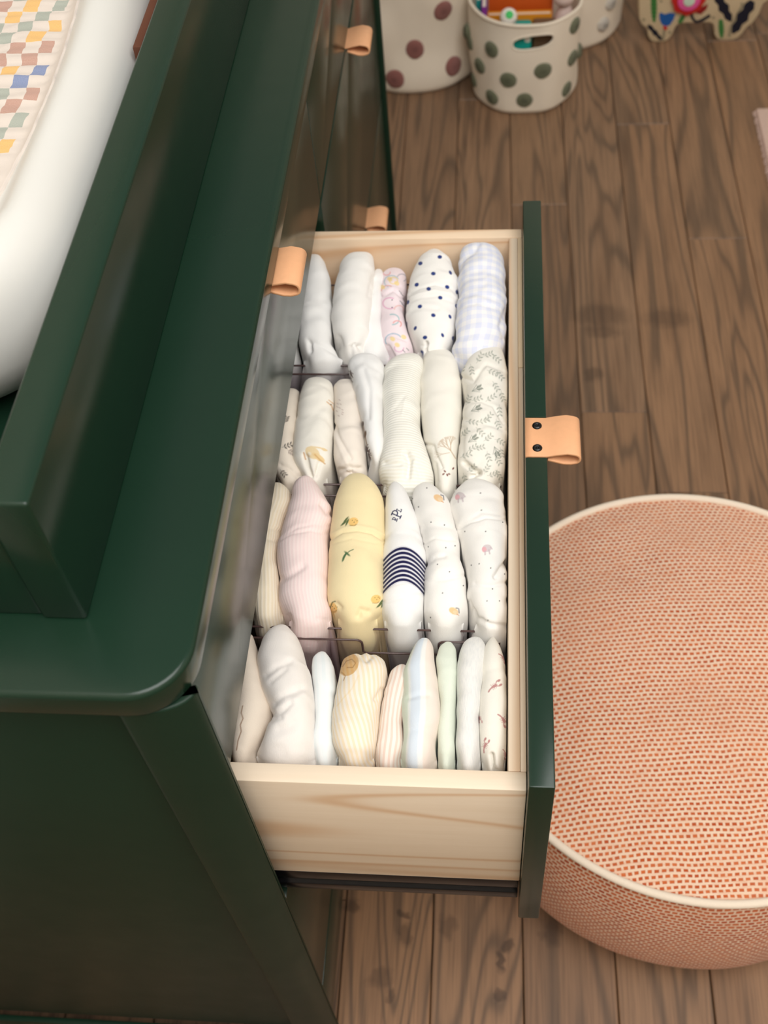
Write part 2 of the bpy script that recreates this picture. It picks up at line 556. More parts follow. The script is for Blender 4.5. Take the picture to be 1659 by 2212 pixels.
box('box_back', -0.36, -0.348, 0.3235, 0.8775, 0.497, BT - .001, m_pine_y, od, 0.001)
box('box_bottom', -0.348, 0.013, 0.3235, 0.8775, 0.5035, 0.509, m_pine_y, od, 0.0005)
# black runners under the box
for ya, yb, dd in ((0.3100, 0.3260, 1), (0.8740, 0.8900, -1)):
    yo = ya if dd > 0 else yb
    P = [(yo, .4960), (yo, .4800), (yo + dd * .003, .4770), (yo + dd * .003, .4720), (yo - dd * .0005, .4690), (yo - dd * .0005, .4570),
         (yo + dd * .014, .4570), (yo + dd * .014, .4960)]
    rl = bm_obj('runner', prism_bm(P, 'x', -0.60, PX0 - .0012, 0.0008, 2), m_black, od, angle=35)
    rl['label'] = 'black metal drawer runner'


# ------------------------------------------------------------------ changing topper on the dresser
TZ0, TZ1 = TOPZ + .0003, 0.966
topper = thing('changing_topper', (-0.42, 0.8, TOPZ), 'dark green open tray frame standing on top of the dresser', 'changing tray')
box('front_board', -0.2545, -0.2285, 0.324, 1.34, TZ0, TZ1, m_green, topper, 0.0022, 3)
box('back_board', -0.6450, -0.6200, 0.324, 1.34, TZ0, TZ1, m_green, topper, 0.0022, 3)
box('end_board', -0.6195, -0.2552, 0.3265, 0.351, TZ0, TZ1 - .030, m_green, topper, 0.0022, 3)
box('end_board', -0.6195, -0.2552, 1.313, 1.338, TZ0, TZ1 - .030, m_green, topper, 0.0022, 3)

m_padw = mat_simple('white_foam_skin', lin((216, 215, 210)), 0.42, 0.4, 30, 0.03, 0.015)
PXA, PXB, PYA, PYB, PRAD = -0.6150, -0.2580, 0.448, 1.255, 0.110


def pad_d(x, y):
    """distance inside the pad outline (rounded rectangle with a waist)"""
    waist = 0.030 * np.exp(-((y - 1.0) / 0.17) ** 2)
    hx = (PXB - PXA) / 2 - waist; hy = (PYB - PYA) / 2
    qx = np.abs(x - (PXA + PXB) / 2) - (hx - PRAD); qy = np.abs(y - (PYA + PYB) / 2) - (hy - PRAD)
    return -(np.hypot(np.maximum(qx, 0), np.maximum(qy, 0)) + np.minimum(np.maximum(qx, qy), 0) - PRAD)


def pad_h(d):
    """top height above the tray as a function of distance from the edge"""
    d = np.maximum(d, 0)
    up = 0.060 + 0.058 * np.sqrt(np.clip(1 - ((0.034 - np.minimum(d, 0.034)) / 0.034) ** 2, 0, 1))
    t = np.clip((d - 0.034) / 0.030, 0, 1); t = t * t * (3 - 2 * t)
    return TOPZ + up - 0.024 * t


def build_pad():
    # concentric rings from the outline inwards
    n = 220; th = np.linspace(0, 2 * np.pi, n, endpoint=False)
    cx, cy = (PXA + PXB) / 2, (PYA + PYB) / 2
    dirx, diry = np.cos(th), np.sin(th)
    # ray-march outline
    lo = np.zeros(n); hi = np.full(n, 0.7)
    # scaled direction so rings follow the long shape
    ex, ey = 0.178 * dirx, 0.4265 * diry
    hi = np.full(n, 2.0)
    for _ in range(40):
        mid = (lo + hi) / 2; inside = pad_d(cx + ex * mid, cy + ey * mid) > 0
        lo = np.where(inside, mid, lo); hi = np.where(inside, hi, mid)
    bx, by = cx + ex * lo, cy + ey * lo
    V = []
    tx, ty = np.roll(bx, -1) - np.roll(bx, 1), np.roll(by, -1) - np.roll(by, 1); tl = np.hypot(tx, ty); ox, oy = ty / tl, -tx / tl
    for z, d in ((0.001, 0.040), (0.006, 0.030), (0.014, 0.020), (0.026, 0.010), (0.038, 0.004), (0.050, 0.0005)):
        V.append(np.stack([bx - ox * d, by - oy * d, np.full(n, TOPZ + z)], 1))
    ks = np.concatenate([1 - np.array([0.0005, .003, .008, .015, .025, .04, .06, .08, .1, .12, .14, .16, .18, .2, .22, .24, .26, .28, .3, .33, .36, .4, .44]), np.linspace(.5, .02, 14)])
    for k in ks:
        x, y = cx + (bx - cx) * k, cy + (by - cy) * k
        V.append(np.stack([x, y, pad_h(pad_d(x, y))], 1))
    F = grid_faces(len(V), n, True).tolist(); F.append([(len(V) - 1) * n + i for i in range(n)]); F.append(list(range(n))[::-1])
    return np.concatenate(V), F


V, F = build_pad()
pad = obj('changing_pad', V, F, m_padw, smooth=True)
tag(pad, 'smooth white foam changing pad with raised rim inside the green tray', 'changing pad')


def mat_blanket():
    n = N('checked_muslin')
    uv = n.n('ShaderNodeTexCoord').outputs['UV']
    wob = n.noise(uv, 60, 2); wv = n.n('ShaderNodeCombineXYZ'); n.l(n.math('MULTIPLY_ADD', wob, .003, -.0015), wv.inputs[0]); n.l(n.math('MULTIPLY_ADD', n.noise(n.vmath('ADD', uv, (3, 5, 0)).outputs[0], 60, 2), .004, -.002), wv.inputs[1])
    p = n.vmath('ADD', uv, wv.outputs[0]).outputs[0]
    sc = n.vmath('MULTIPLY', p, (1 / .0120, 1 / .0150, 0)).outputs[0]
    fl = n.vmath('FLOOR', sc).outputs[0]
    sep = n.n('ShaderNodeSeparateXYZ'); n.l(fl, sep.inputs[0])
    par = n.math('MODULO', n.math('ADD', n.math('ADD', sep.outputs[0], sep.outputs[1]), 2000), 2.0)
    row = n.math('ADD', sep.outputs[1], n.math('FLOOR', n.math('MULTIPLY', sep.outputs[0], 0.5)))
    idx = n.math('DIVIDE', n.math('MODULO', n.math('ADD', row, 1001.5), 10.0), 10.0)
    YE, MA, GR, BL = L4((226, 174, 84)), L4((178, 132, 116)), L4((150, 160, 150)), L4((98, 122, 170))
    col = n.ramp(idx, [(k / 10, c_) for k, c_ in enumerate((YE, MA, MA, YE, GR, GR, YE, MA, GR, BL))], 'CONSTANT')
    thr = n.noise(n.vmath('MULTIPLY', uv, (2500, 900, 0)).outputs[0], 1, 2)
    col = n.mix(n.math('MULTIPLY', thr, 0.35), col, L4((232, 222, 210)))
    base = L4((216, 205, 195))
    # hem: plain border towards the drawer side
    su = n.n('ShaderNodeSeparateXYZ'); n.l(uv, su.inputs[0])
    body = n.math('GREATER_THAN', su.outputs[0], 0.0140)
    f = n.math('MULTIPLY', n.math('GREATER_THAN', par, 0.5), body)
    c = n.mix(f, base, col)
    n.bump(n.noise(n.vmath('MULTIPLY', uv, (1500, 1500, 0)).outputs[0], 1, 2), 0.25, 0.0004)
    return n.set(c, 0.9, 0.2, sheen=0.1)


def build_blanket():
    nu, nv = 90, 220
    y = np.linspace(0.50, 1.20, nv)
    # edge of the cloth nearest the drawers, measured along the pad
    xe = np.interp(y, [0.40, 0.50, 0.55, 0.592, 0.65, 0.70, 0.74, 0.80, 1.2], [-0.37, -0.345, -0.3285, -0.3195, -0.3115, -0.309, -0.3115, -0.3165, -0.330])
    xe = xe + 0.0006 * np.sin(y * 130) + 0.0004 * np.sin(y * 290 + 1)
    u = np.linspace(0, 0.24, nu) ** 1.0
    X = xe[:, None] - u[None, :]; Y = np.repeat(y[:, None], nu, 1)
    P = np.stack([X, Y, np.zeros_like(X)], -1)
    h = pad_h(pad_d(X, Y)) + 0.0022 + (0.0011 * (vnoise(P * np.array([45, 110, 1]), 4)) + 0.0006 * np.sin(Y * 520 + 3 * vnoise(P * 40, 2))) * np.clip(u[None, :] / .012, .15, 1)
    h = np.maximum(h, pad_h(pad_d(X, Y)) + .0008)
    P[..., 2] = h
    e = P[:, :1].copy(); e[..., 0] += 0.0004; e[..., 2] -= 0.0022
    P = np.concatenate([e, P], 1); uu = np.concatenate([[0], u])
    o = obj('muslin_blanket', P.reshape(-1, 3), grid_faces(nv, nu + 1), mat_blanket(), smooth=True)
    uvl = o.data.uv_layers.new(name='UV')
    UV = np.stack([np.repeat(uu[None], nv, 0) + 0.0008 * vnoise(P * 60, 9), Y[:, :1] + 0 * np.repeat(uu[None], nv, 0)], -1).reshape(-1, 2)
    li = np.empty(len(o.data.loops), np.int32); o.data.loops.foreach_get('vertex_index', li)
    uvl.data.foreach_set('uv', UV[li].astype(np.float32).ravel())
    tag(o, 'cream muslin blanket with yellow, mauve, grey and blue checks lying on the changing pad', 'blanket')


build_blanket()
m_brown = mat_simple('brown_wood', lin((88, 48, 30)), 0.5, 0.4, 40, 0.1, 0.15)
wt = box('wooden_strip', -0.2640, -0.2556, 0.745, 1.16, TOPZ + .0004, 0.960, m_brown, bev=0.002)
tag(wt, 'reddish brown wooden strip tucked between the changing pad and the green tray', 'wood strip')


# ------------------------------------------------------------------ pouf
def mat_weave(mortar=0.00150):
    n = N('orange_basket_weave')
    uv = n.n('ShaderNodeTexCoord').outputs['UV']
    dz = n.n('ShaderNodeTexNoise'); dz.inputs['Scale'].default_value = 14; dz.inputs['Detail'].default_value = 3; n.l(uv, dz.inputs['Vector'])
    off = n.vmath('SCALE', n.vmath('SUBTRACT', dz.outputs['Color'], (.5, .5, .5)).outputs[0]); off.inputs['Scale'].default_value = 0.010
    p = n.vmath('ADD', uv, off.outputs[0]).outputs[0]
    br = n.n('ShaderNodeTexBrick'); br.offset = 0.5; br.offset_frequency = 2; br.squash = 1.0
    br.inputs['Scale'].default_value = 1.0; br.inputs['Brick Width'].default_value = 0.0068; br.inputs['Row Height'].default_value = 0.0053
    br.inputs['Mortar Size'].default_value = mortar; br.inputs['Mortar Smooth'].default_value = 0.35; br.inputs['Bias'].default_value = 0.0
    br.inputs['Color1'].default_value = L4((176, 70, 28)); br.inputs['Color2'].default_value = L4((206, 106, 56)); br.inputs['Mortar'].default_value = L4((236, 206, 180))
    n.l(p, br.inputs['Vector'])
    slub = n.noise(n.vmath('MULTIPLY', uv, (40, 260, 0)).outputs[0], 1, 3)
    big = n.noise(uv, 8, 3)
    col = n.mix(n.math('MULTIPLY', n.math('SUBTRACT', slub, .45, clamp=True), 1.6), br.outputs['Color'], L4((214, 132, 88)))
    col = n.mix(n.math('MULTIPLY', n.math('SUBTRACT', big, .45, clamp=True), 0.9), col, L4((222, 160, 124)))
    n.bump(n.math('SUBTRACT', 1.0, br.outputs['Fac']), 0.35, 0.0012)
    return n.set(col, 0.85, 0.2, sheen=0.08)


PO = np.array([0.229, 0.634]); PRr, PZ = 0.253, 0.25
pouf = thing('pouf', (*PO, 0.0), 'round orange and cream woven floor pouf with cream piping beside the open drawer', 'pouf')
m_weave = mat_weave()
m_piping = mat_simple('cream_piping', lin((242, 226, 206)), 0.8, 0.2, 400, 0.2, 0.03)


def set_uv(o, UV):
    uvl = o.data.uv_layers.new(name='UV')
    li = np.empty(len(o.data.loops), np.int32); o.data.loops.foreach_get('vertex_index', li)
    uvl.data.foreach_set('uv', np.asarray(UV, np.float32)[li].ravel())


def build_pouf():
    n = 160; th = np.linspace(0, 2 * np.pi, n, endpoint=False); V = []
    rr = np.concatenate([[0.004], np.linspace(0.02, 1, 46)])
    for r in rr:
        z = PZ + 0.034 * (1 - r ** 2.4)
        x, y = PRr * r * np.cos(th), PRr * r * np.sin(th)
        zz = z + 0.0035 * vnoise(np.stack([x * 14, y * 14, 0 * x], -1), 3) * (1 - r ** 8) - 0.006 * np.exp(-(((x + .02) / .16) ** 2 + ((y + .03) / .05) ** 2))
        V.append(np.stack([PO[0] + x, PO[1] + y, zz], 1))
    T = np.concatenate(V); F = grid_faces(len(V), n, True).tolist(); F.append(list(range(n))[::-1])
    a = math.radians(4)
    q = (T[:, :2] - PO); UV = np.stack([q[:, 0] * math.cos(a) + q[:, 1] * math.sin(a), -q[:, 0] * math.sin(a) + q[:, 1] * math.cos(a)], 1)
    UV[:, 1] += 0.18 * UV[:, 0] ** 2
    o = obj('top_cover', T, F, m_weave, pouf, smooth=True); set_uv(o, UV)
    V = []; UVs = []
    m = 30
    for i in range(m + 1):
        t = i / m; z = PZ * (1 - t) + 0.001
        b = math.sin(math.pi * min(1, t * 1.02)) ** 0.8 * 0.017 - 0.05 * max(0, t - .72) ** 1.5 * 2.4
        x, y = (PRr + b) * np.cos(th2), (PRr + b) * np.sin(th2)
        wr = 0.0020 * vnoise(np.stack([np.cos(th2) * 9, np.sin(th2) * 9, np.full(len(th2), t * 2)], -1), 8)
        V.append(np.stack([PO[0] + x * (1 + wr * 2), PO[1] + y * (1 + wr * 2), np.full(len(th2), z)], 1))
        UVs.append(np.stack([th2 * PRr * .9, np.full(len(th2), -t * 0.235)], 1))
    T = np.concatenate(V); F = grid_faces(m + 1, len(th2)).tolist()
    o = obj('side_cover', T, F, mat_weave(0.00115), pouf, smooth=True); set_uv(o, np.concatenate(UVs))
    tube('piping', [(PO[0] + (PRr + .001) * math.cos(t), PO[1] + (PRr + .001) * math.sin(t), PZ + .0015) for t in np.linspace(0, 2 * np.pi, 150, endpoint=False)],
         0.0046, m_piping, pouf, 10, True)


th2 = np.linspace(0, 2 * np.pi, 161)
build_pouf()

# ------------------------------------------------------------------ clear bins
def mat_acrylic():
    n = N('clear_acrylic')
    tr = n.n('ShaderNodeBsdfTransparent'); tr.inputs[0].default_value = (0.965, 0.945, 0.955, 1)
    gl = n.n('ShaderNodeBsdfGlossy'); gl.inputs['Roughness'].default_value = 0.06
    fr = n.n('ShaderNodeLayerWeight'); fr.inputs['Blend'].default_value = 0.5
    mx = n.n('ShaderNodeMixShader'); n.l(n.math('MULTIPLY_ADD', n.math('POWER', fr.outputs['Facing'], 4.0), 0.45, 0.03), mx.inputs[0]); n.l(tr.outputs[0], mx.inputs[1]); n.l(gl.outputs[0], mx.inputs[2])
    n.l(mx.outputs[0], n.out.inputs['Surface']); return n.m


m_acr = mat_acrylic()
m_rim = mat_simple('smoky_acrylic_edge', lin((84, 64, 62)), 0.2, 0.6, 50, 0.0, 0.1)
BX0, BX1, BZ0, BZ1 = -0.335, 0.0075, 0.5095, 0.640


def acrylic_bin(y0, y1, label, notch=None):
    b = thing('acrylic_bin', ((BX0 + BX1) / 2, (y0 + y1) / 2, BZ0), label, 'bin', 'clear bins lined up in the open drawer')
    t = 0.0016
    box('bin_floor', BX0, BX1, y0, y1, BZ0, BZ0 + t, m_acr, b, 0.0003, 1)
    def wall_y(ya, top):
        P = [(BX0, BZ0 + t), (BX1, BZ0 + t)] + top[::-1]
        bm_obj('bin_wall', prism_bm(P, 'y', ya, ya + t), m_acr, b)
        pts = [(x, ya + t / 2, z) for x, z in top]
        tube('bin_rim', pts, 0.00095, m_rim, b, 6)
    flat = [(BX0, BZ1), (BX1, BZ1)]
    wall_y(y0, flat)
    if notch:
        x0, x1, dz = notch; r = 0.005; top = [(BX0, BZ1), (x0 - r, BZ1)]
        top += [(x0 - r + r * math.sin(a), BZ1 - r + r * math.cos(a)) for a in np.linspace(.2, math.pi / 2, 6)]
        top += [(x0, BZ1 - dz + .002), (x0 + .002, BZ1 - dz), (x1 - .002, BZ1 - dz), (x1, BZ1 - dz + .002), (x1, BZ1 - r)]
        top += [(x1 + r - r * math.cos(a), BZ1 - r + r * math.sin(a)) for a in np.linspace(.2, math.pi / 2, 6)] + [(BX1, BZ1)]
        wall_y(y1 - t, top)
    else:
        wall_y(y1 - t, flat)
    for xa in (BX0, BX1 - t):
        box('bin_wall', xa, xa + t, y0 + t, y1 - t, BZ0 + t, BZ1 - .0005, m_acr, b, 0.0002, 1)
        tube('bin_rim', [(xa + t / 2, y0, BZ1 - .0003), (xa + t / 2, y1, BZ1 - .0003)], 0.0008, m_rim, b, 6)


acrylic_bin(0.7372, 0.8500, 'clear acrylic bin holding the dotted and gingham rolls at the far end')
acrylic_bin(0.5955, 0.7278, 'clear acrylic bin holding the ribbed and leaf-print rolls, second from the far end')
acrylic_bin(0.4522, 0.5848, 'clear acrylic bin holding the pink and yellow rolls, second from the near end')
acrylic_bin(0.3255, 0.4438, 'clear acrylic bin with a notched wall holding the striped rolls at the near end', notch=(-0.0995, -0.040, 0.0195))

# ------------------------------------------------------------------ clothes
def fabric(name, kind='plain', c=(240, 238, 234), c2=None, period=.003, ang=0.0, width=.5, rough=.92, weave=900, bstr=.25, rib=0.0):
    """cloth: a woven or knitted base, printed colour comes from the mesh"""
    n = N(name)
    uv = n.n('ShaderNodeTexCoord').outputs['UV']
    sep = n.n('ShaderNodeSeparateXYZ'); n.l(uv, sep.inputs[0])
    u, v = sep.outputs[0], sep.outputs[1]
    hgt = n.noise(n.vmath('MULTIPLY', uv, (weave * 2.2, weave, 0)).outputs[0], 1, 2)
    base = L4(c)
    if kind in ('stripe', 'rib'):
        w = n.math('ADD', n.math('MULTIPLY', u, math.cos(ang) * 2 * math.pi / period), n.math('MULTIPLY', v, math.sin(ang) * 2 * math.pi / period))
        s = n.math('MULTIPLY_ADD', n.math('SINE', w), 0.5, 0.5)
        f = n.math('MULTIPLY', n.math('SUBTRACT', s, 1 - width - .12, clamp=False), 4.0, clamp=True)
        col = n.mix(f, base, L4(c2 or c))
        hgt = n.math('ADD', n.math('MULTIPLY', hgt, 0.4), n.math('MULTIPLY', s, rib))
    elif kind == 'gingham':
        fs = []
        for ax in (u, v):
            q = n.math('FRACT', n.math('DIVIDE', ax, period)); fs.append(n.math('GREATER_THAN', q, 0.5))
        tot = n.math('MULTIPLY', n.math('ADD', fs[0], fs[1]), 0.5)
        col = n.mix(tot, base, L4(c2))
    elif kind == 'bands':
        q = n.math('FRACT', n.math('DIVIDE', n.math('ADD', u, period * 0.45), period))
        col = n.ramp(q, [(p, L4(cc)) for p, cc in c2], 'LINEAR')
    elif kind == 'melange':
        t = n.noise(n.vmath('MULTIPLY', uv, (900, 160, 0)).outputs[0], 1, 3)
        col = n.mix(n.math('MULTIPLY', n.math('SUBTRACT', t, .42, clamp=True), 2.4, clamp=True), base, L4(c2))
    else:
        col = n.mix(hgt, tuple(0.985 * x for x in base[:3]) + (1,), base)
    at = n.n('ShaderNodeVertexColor'); at.layer_name = 'Col'
    col = n.mix(1.0, col, at.outputs['Color'], 'MULTIPLY')
    n.bump(hgt, bstr, 0.0006)
    m = n.set(col, rough, 0.15, sheen=0.12)
    return m


ZB = 0.5125                              # clothes stand on the bin floors


def seg_dist(X, Y, pts):
    d = np.full(X.shape, 1e9); pts = np.asarray(pts, float)
    for (x0, y0), (x1, y1) in zip(pts[:-1], pts[1:]):
        vx, vy = x1 - x0, y1 - y0; L = vx * vx + vy * vy + 1e-9
        t = np.clip(((X - x0) * vx + (Y - y0) * vy) / L, 0, 1)
        d = np.minimum(d, np.hypot(X - x0 - t * vx, Y - y0 - t * vy))
    return d


def smooth1(a, k):
    if k < 2: return a
    p = np.pad(a, k, mode='edge'); ker = np.hanning(2 * k + 1); ker /= ker.sum()
    return np.convolve(p, ker, 'same')[k:-k]


GN = 0
CLOTHES = []


def garment(label, rows, mat, ze=0.650, ht=0.017, nu=90, nv=48, creases=(), prints=(), wr=0.0011, ws=(55, 38), seed=None, group=None, tone=(255, 255, 255), sq=0.85, name='folded_garment', lean=0.0):
    global GN
    GN += 1
    seed = seed or GN * 7
    r = np.array(rows, float)
    t = np.linspace(0, 1, nu)
    py = np.interp(t, [0, 1], [r[0, 0], r[-1, 0]])
    k = max(2, nu // 22)
    xl = smooth1(np.interp(py, r[:, 0], r[:, 1]), k); xr = smooth1(np.interp(py, r[:, 0], r[:, 2]), k)
    A = on_z(xl, py, ze); B = on_z(xr, py, ze)
    yc = (A[:, 1] + B[:, 1]) / 2; xa, xb = A[:, 0], B[:, 0]
    hw = (xb - xa) / 2; xc = (xa + xb) / 2
    u = (yc[0] - yc) / (yc[0] - yc[-1])
    crown = ht * np.clip(1 - np.abs(2 * u - 1) ** 3.0, 0, 1) ** 0.6
    nf, nn, ns = 8, 14, 7
    NR = nf + nu + nn; NC = ns + nv + ns
    th = np.linspace(np.pi, 0, nv)
    ca = np.sign(np.cos(th)) * np.abs(np.cos(th)) ** 0.92; sa = np.sin(th) ** sq
    P = np.zeros((NR, NC, 3)); arc = np.zeros((NR, NC), bool)
    for i in range(NR):
        if i < nf:
            j = 0; d = 1 - i / nf; lev = ze - (ze - ZB) * d ** 1.2; cr = 0; yy = yc[0] - 0.004 * d; w = hw[0] * (1 + .05 * d)
        elif i < nf + nu:
            j = i - nf; lev = ze; cr = crown[j]; yy = yc[j]; w = hw[j]
        else:
            j = nu - 1; d = (i - nf - nu + 1) / nn; lev = ze - .004 - (ze - .004 - ZB) * d ** 1.3; cr = 0
            yy = yc[-1] - 0.0035 * math.sin(math.pi * min(1, d * 2.2)) * (1 if d < .45 else 0) + 0.010 * max(0, d - .25); q_ = min(1, d * 1.6); q_ = q_ * q_ * (3 - 2 * q_); w = hw[-1] + max(0, .86 * hw.max() - hw[-1]) * q_
        xm = xc[j] + (xc[nu * 2 // 3] - xc[j]) * (q_ if i >= nf + nu else 0); P[i, ns:ns + nv, 0] = xm + w * ca; P[i, ns:ns + nv, 1] = yy; P[i, ns:ns + nv, 2] = lev + cr * sa
        arc[i, ns:ns + nv] = True
        en = np.clip((u[j] - .80) / .20, 0, 1) if i >= nf else 0.0
        ef = np.clip((.16 - u[j]) / .16, 0, 1) if i < nf + nu else 0.0
        sh = np.abs(ca) ** 2.6
        rec = (0.012 * en ** 1.6 - 0.0035 * ef ** 1.5)
        P[i, ns:ns + nv, 1] += rec * sh
        P[i, ns:ns + nv, 2] -= (0.010 * en ** 2) * sh * (1 if i < nf + nu else 0)
        yy = yy + rec
        for s in range(ns):
            f = (s + 1) / ns; z = lev - (lev - ZB) * f
            P[i, ns - 1 - s] = (xm - w * (1 - .10 * f), yy, z); P[i, ns + nv + s] = (xm + w * (1 - .10 * f), yy, z)
    # arc-length coordinates for woven patterns
    du = np.linalg.norm(np.diff(P, axis=1), axis=2); U = np.concatenate([np.zeros((NR, 1)), np.cumsum(du, 1)], 1)
    U = U - U[:, [NC // 2]]
    um = U[nf + nu // 2]; U = 0.55 * U + 0.45 * um[None]
    dv = np.linalg.norm(np.diff(P, axis=0), axis=2).mean(1); Vv = np.repeat(np.concatenate([[0], np.cumsum(dv)])[:, None], NC, 1)
    UV = np.stack([U, Vv], -1)
    UV = UV + 0.0012 * np.stack([vnoise(P * 40, seed + 1), vnoise(P * 40, seed + 2)], -1)
    # folds and wrinkles
    gu = np.gradient(P, axis=0); gv = np.gradient(P, axis=1); nrm = np.cross(gv, gu)
    nl = np.linalg.norm(nrm, axis=2, keepdims=True); nrm = nrm / np.maximum(nl, 1e-12)
    up = np.zeros_like(P); up[..., 2] = 1
    flip = np.sign((nrm[nf + nu // 2, NC // 2] * up[0, 0]).sum()); nrm = nrm * (flip if flip else 1)
    Q = P + 0.006 * np.stack([vnoise(P * 60, seed + 3), vnoise(P * 60, seed + 4), 0 * P[..., 0]], -1)
    wnk = vnoise(Q * np.array([ws[0] * .55, ws[1] * 1.5, 30]), seed) + 0.5 * vnoise(Q * np.array([ws[0] * 1.2, ws[1] * 3.2, 50]), seed + 5)
    disp = wr * wnk
    gx, gy = measure(P)
    for cz in creases:
        pts, w, dep = cz[:3]; dep = dep * (1.5 if dep >= 3.5 else 0.6 if w <= 4 else 0.85)
        d = seg_dist(gx, gy, pts)
        disp = disp - 0.001 * dep * np.exp(-(d / w) ** 2)
    mask = np.ones((NR, NC)); mask[:2] = 0; mask[-3:] = 0.2
    P = P + nrm * (disp * mask)[..., None]
    P[..., 2] = np.maximum(P[..., 2], ZB - .0005)
    P[..., 1] = np.clip(P[..., 1], 0.3270, 0.8740)
    P[..., 0] = np.minimum(P[..., 0], 0.0120)
    # printed colour
    gx, gy = measure(P)
    C = np.ones((NR, NC, 3)) * lin(tone)
    for pr in prints:
        kind, col = pr[0], lin(pr[1]); a = 1.0
        if kind == 'line':
            d = seg_dist(gx, gy, pr[2]) - pr[3]; a = np.clip(0.5 - d / 1.3, 0, 1)
        elif kind == 'ell':
            x, y, rx, ry, an = pr[2]
            cs, sn = math.cos(math.radians(an)), math.sin(math.radians(an))
            ex = ((gx - x) * cs + (gy - y) * sn) / rx; ey = (-(gx - x) * sn + (gy - y) * cs) / ry
            d = (np.hypot(ex, ey) - 1) * min(rx, ry); a = np.clip(0.5 - d / 1.3, 0, 1)
        elif kind == 'fn':
            a = pr[2](gx, gy, UV)
        al = pr[4] if len(pr) > 4 else (pr[3] if kind == 'ell' and len(pr) > 3 else 1.0)
        a = a * al * arc
        C = C * (1 - a[..., None]) + col * a[..., None]
    o = obj(name, P.reshape(-1, 3), grid_faces(NR, NC)[:, ::-1], mat, smooth=True)
    set_uv(o, UV.reshape(-1, 2))
    ca_ = o.data.color_attributes.new(name='Col', type='FLOAT_COLOR', domain='POINT')
    ca_.data.foreach_set('color', np.concatenate([C, np.ones((NR, NC, 1))], -1).astype(np.float32).ravel())
    tag(o, label, 'baby clothes', group)
    CLOTHES.append(o)
    return o


def sprig(x, y, ang, size, col=(128, 138, 132), n=4):
    """a little twig with paired leaves"""
    a = math.radians(ang); dx, dy = math.cos(a), math.sin(a); px, py = -dy, dx
    bend = random.uniform(-.25, .25)
    P = [(x + dx * size * (t - .5) + px * size * bend * (t - .5) ** 2 * 2, y + dy * size * (t - .5) + py * size * bend * (t - .5) ** 2 * 2) for t in np.linspace(0, 1, 6)]
    out = [('line', col, P, 0.5, 0.7)]
    for i in range(n):
        t = 0.25 + 0.75 * i / (n - 1)
        bx, by = x + dx * size * (t - .5), y + dy * size * (t - .5)
        for s in (-1, 1):
            la = ang + s * 48
            lx, ly = math.cos(math.radians(la)), math.sin(math.radians(la))
            out.append(('ell', col, (bx + lx * 4.2, by + ly * 4.2, 3.3, 1.5, la), 0.9))
    return out


def wisp(x, y, ang, size, col=(150, 158, 154)):
    out = []
    for k in (-30, -10, 10, 30):
        a = math.radians(ang + k); out.append(('line', col, [(x, y), (x + math.cos(a) * size, y + math.sin(a) * size)], 0.6, 0.75))
    return out + sprig(x + math.cos(math.radians(ang)) * size * .8, y + math.sin(math.radians(ang)) * size * .8, ang, size * .6, (128, 138, 132), 3)


WHITE = (243, 242, 240); IVORY = (242, 238, 228); CREAM = (240, 229, 214)
f_white = fabric('white_jersey', c=WHITE)
f_white2 = fabric('soft_white_knit', c=(244, 241, 236), weave=700)
f_ivory = fabric('ivory_jersey', c=IVORY)
f_cream = fabric('cream_jersey', c=CREAM)
f_pinkprint = fabric('pale_pink_jersey', c=(248, 238, 240))
f_gingham = fabric('blue_gingham', 'gingham', c=(243, 242, 243), c2=(221, 225, 243), period=.0094)
f_ribbed = fabric('ribbed_ivory', 'stripe', c=(238, 235, 224), c2=(243, 241, 233), period=.0027, ang=math.pi / 2, width=.55, rib=.8, bstr=.5)
f_pink = fabric('pink_rib', 'stripe', c=(246, 223, 220), c2=(247, 228, 224), period=.0031, width=.5, rib=.4, bstr=.3)
f_yellow = fabric('butter_yellow', c=(246, 228, 182))
f_creamrib = fabric('cream_rib', 'stripe', c=(240, 226, 200), c2=(245, 234, 214), period=.0030, width=.5, rib=.7, bstr=.4)
f_ystripe = fabric('yellow_stripe', 'stripe', c=(243, 235, 223), c2=(243, 226, 196), period=.0037, ang=-.32, width=.5)
f_pstripe = fabric('pink_stripe', 'stripe', c=(243, 234, 225), c2=(235, 212, 198), period=.0036, width=.42)
f_bands = fabric('pastel_bands', 'bands', c2=[(0.0, (222, 232, 218)), (0.20, (220, 231, 216)), (0.24, (238, 240, 236)), (0.29, (218, 227, 237)), (0.41, (216, 226, 236)), (0.45, (240, 241, 238)), (0.50, (241, 240, 236)), (0.53, (243, 229, 218)), (0.95, (243, 229, 218)), (1.0, (236, 238, 230))], period=.048)
f_sage = fabric('pale_sage', c=(226, 233, 218))
f_grey = fabric('white_grey_melange', 'melange', c=(238, 237, 233), c2=(222, 223, 222))
f_paleblue = fabric('pale_blue_white', 'stripe', c=(240, 243, 243), c2=(234, 240, 241), period=.006, width=.4)

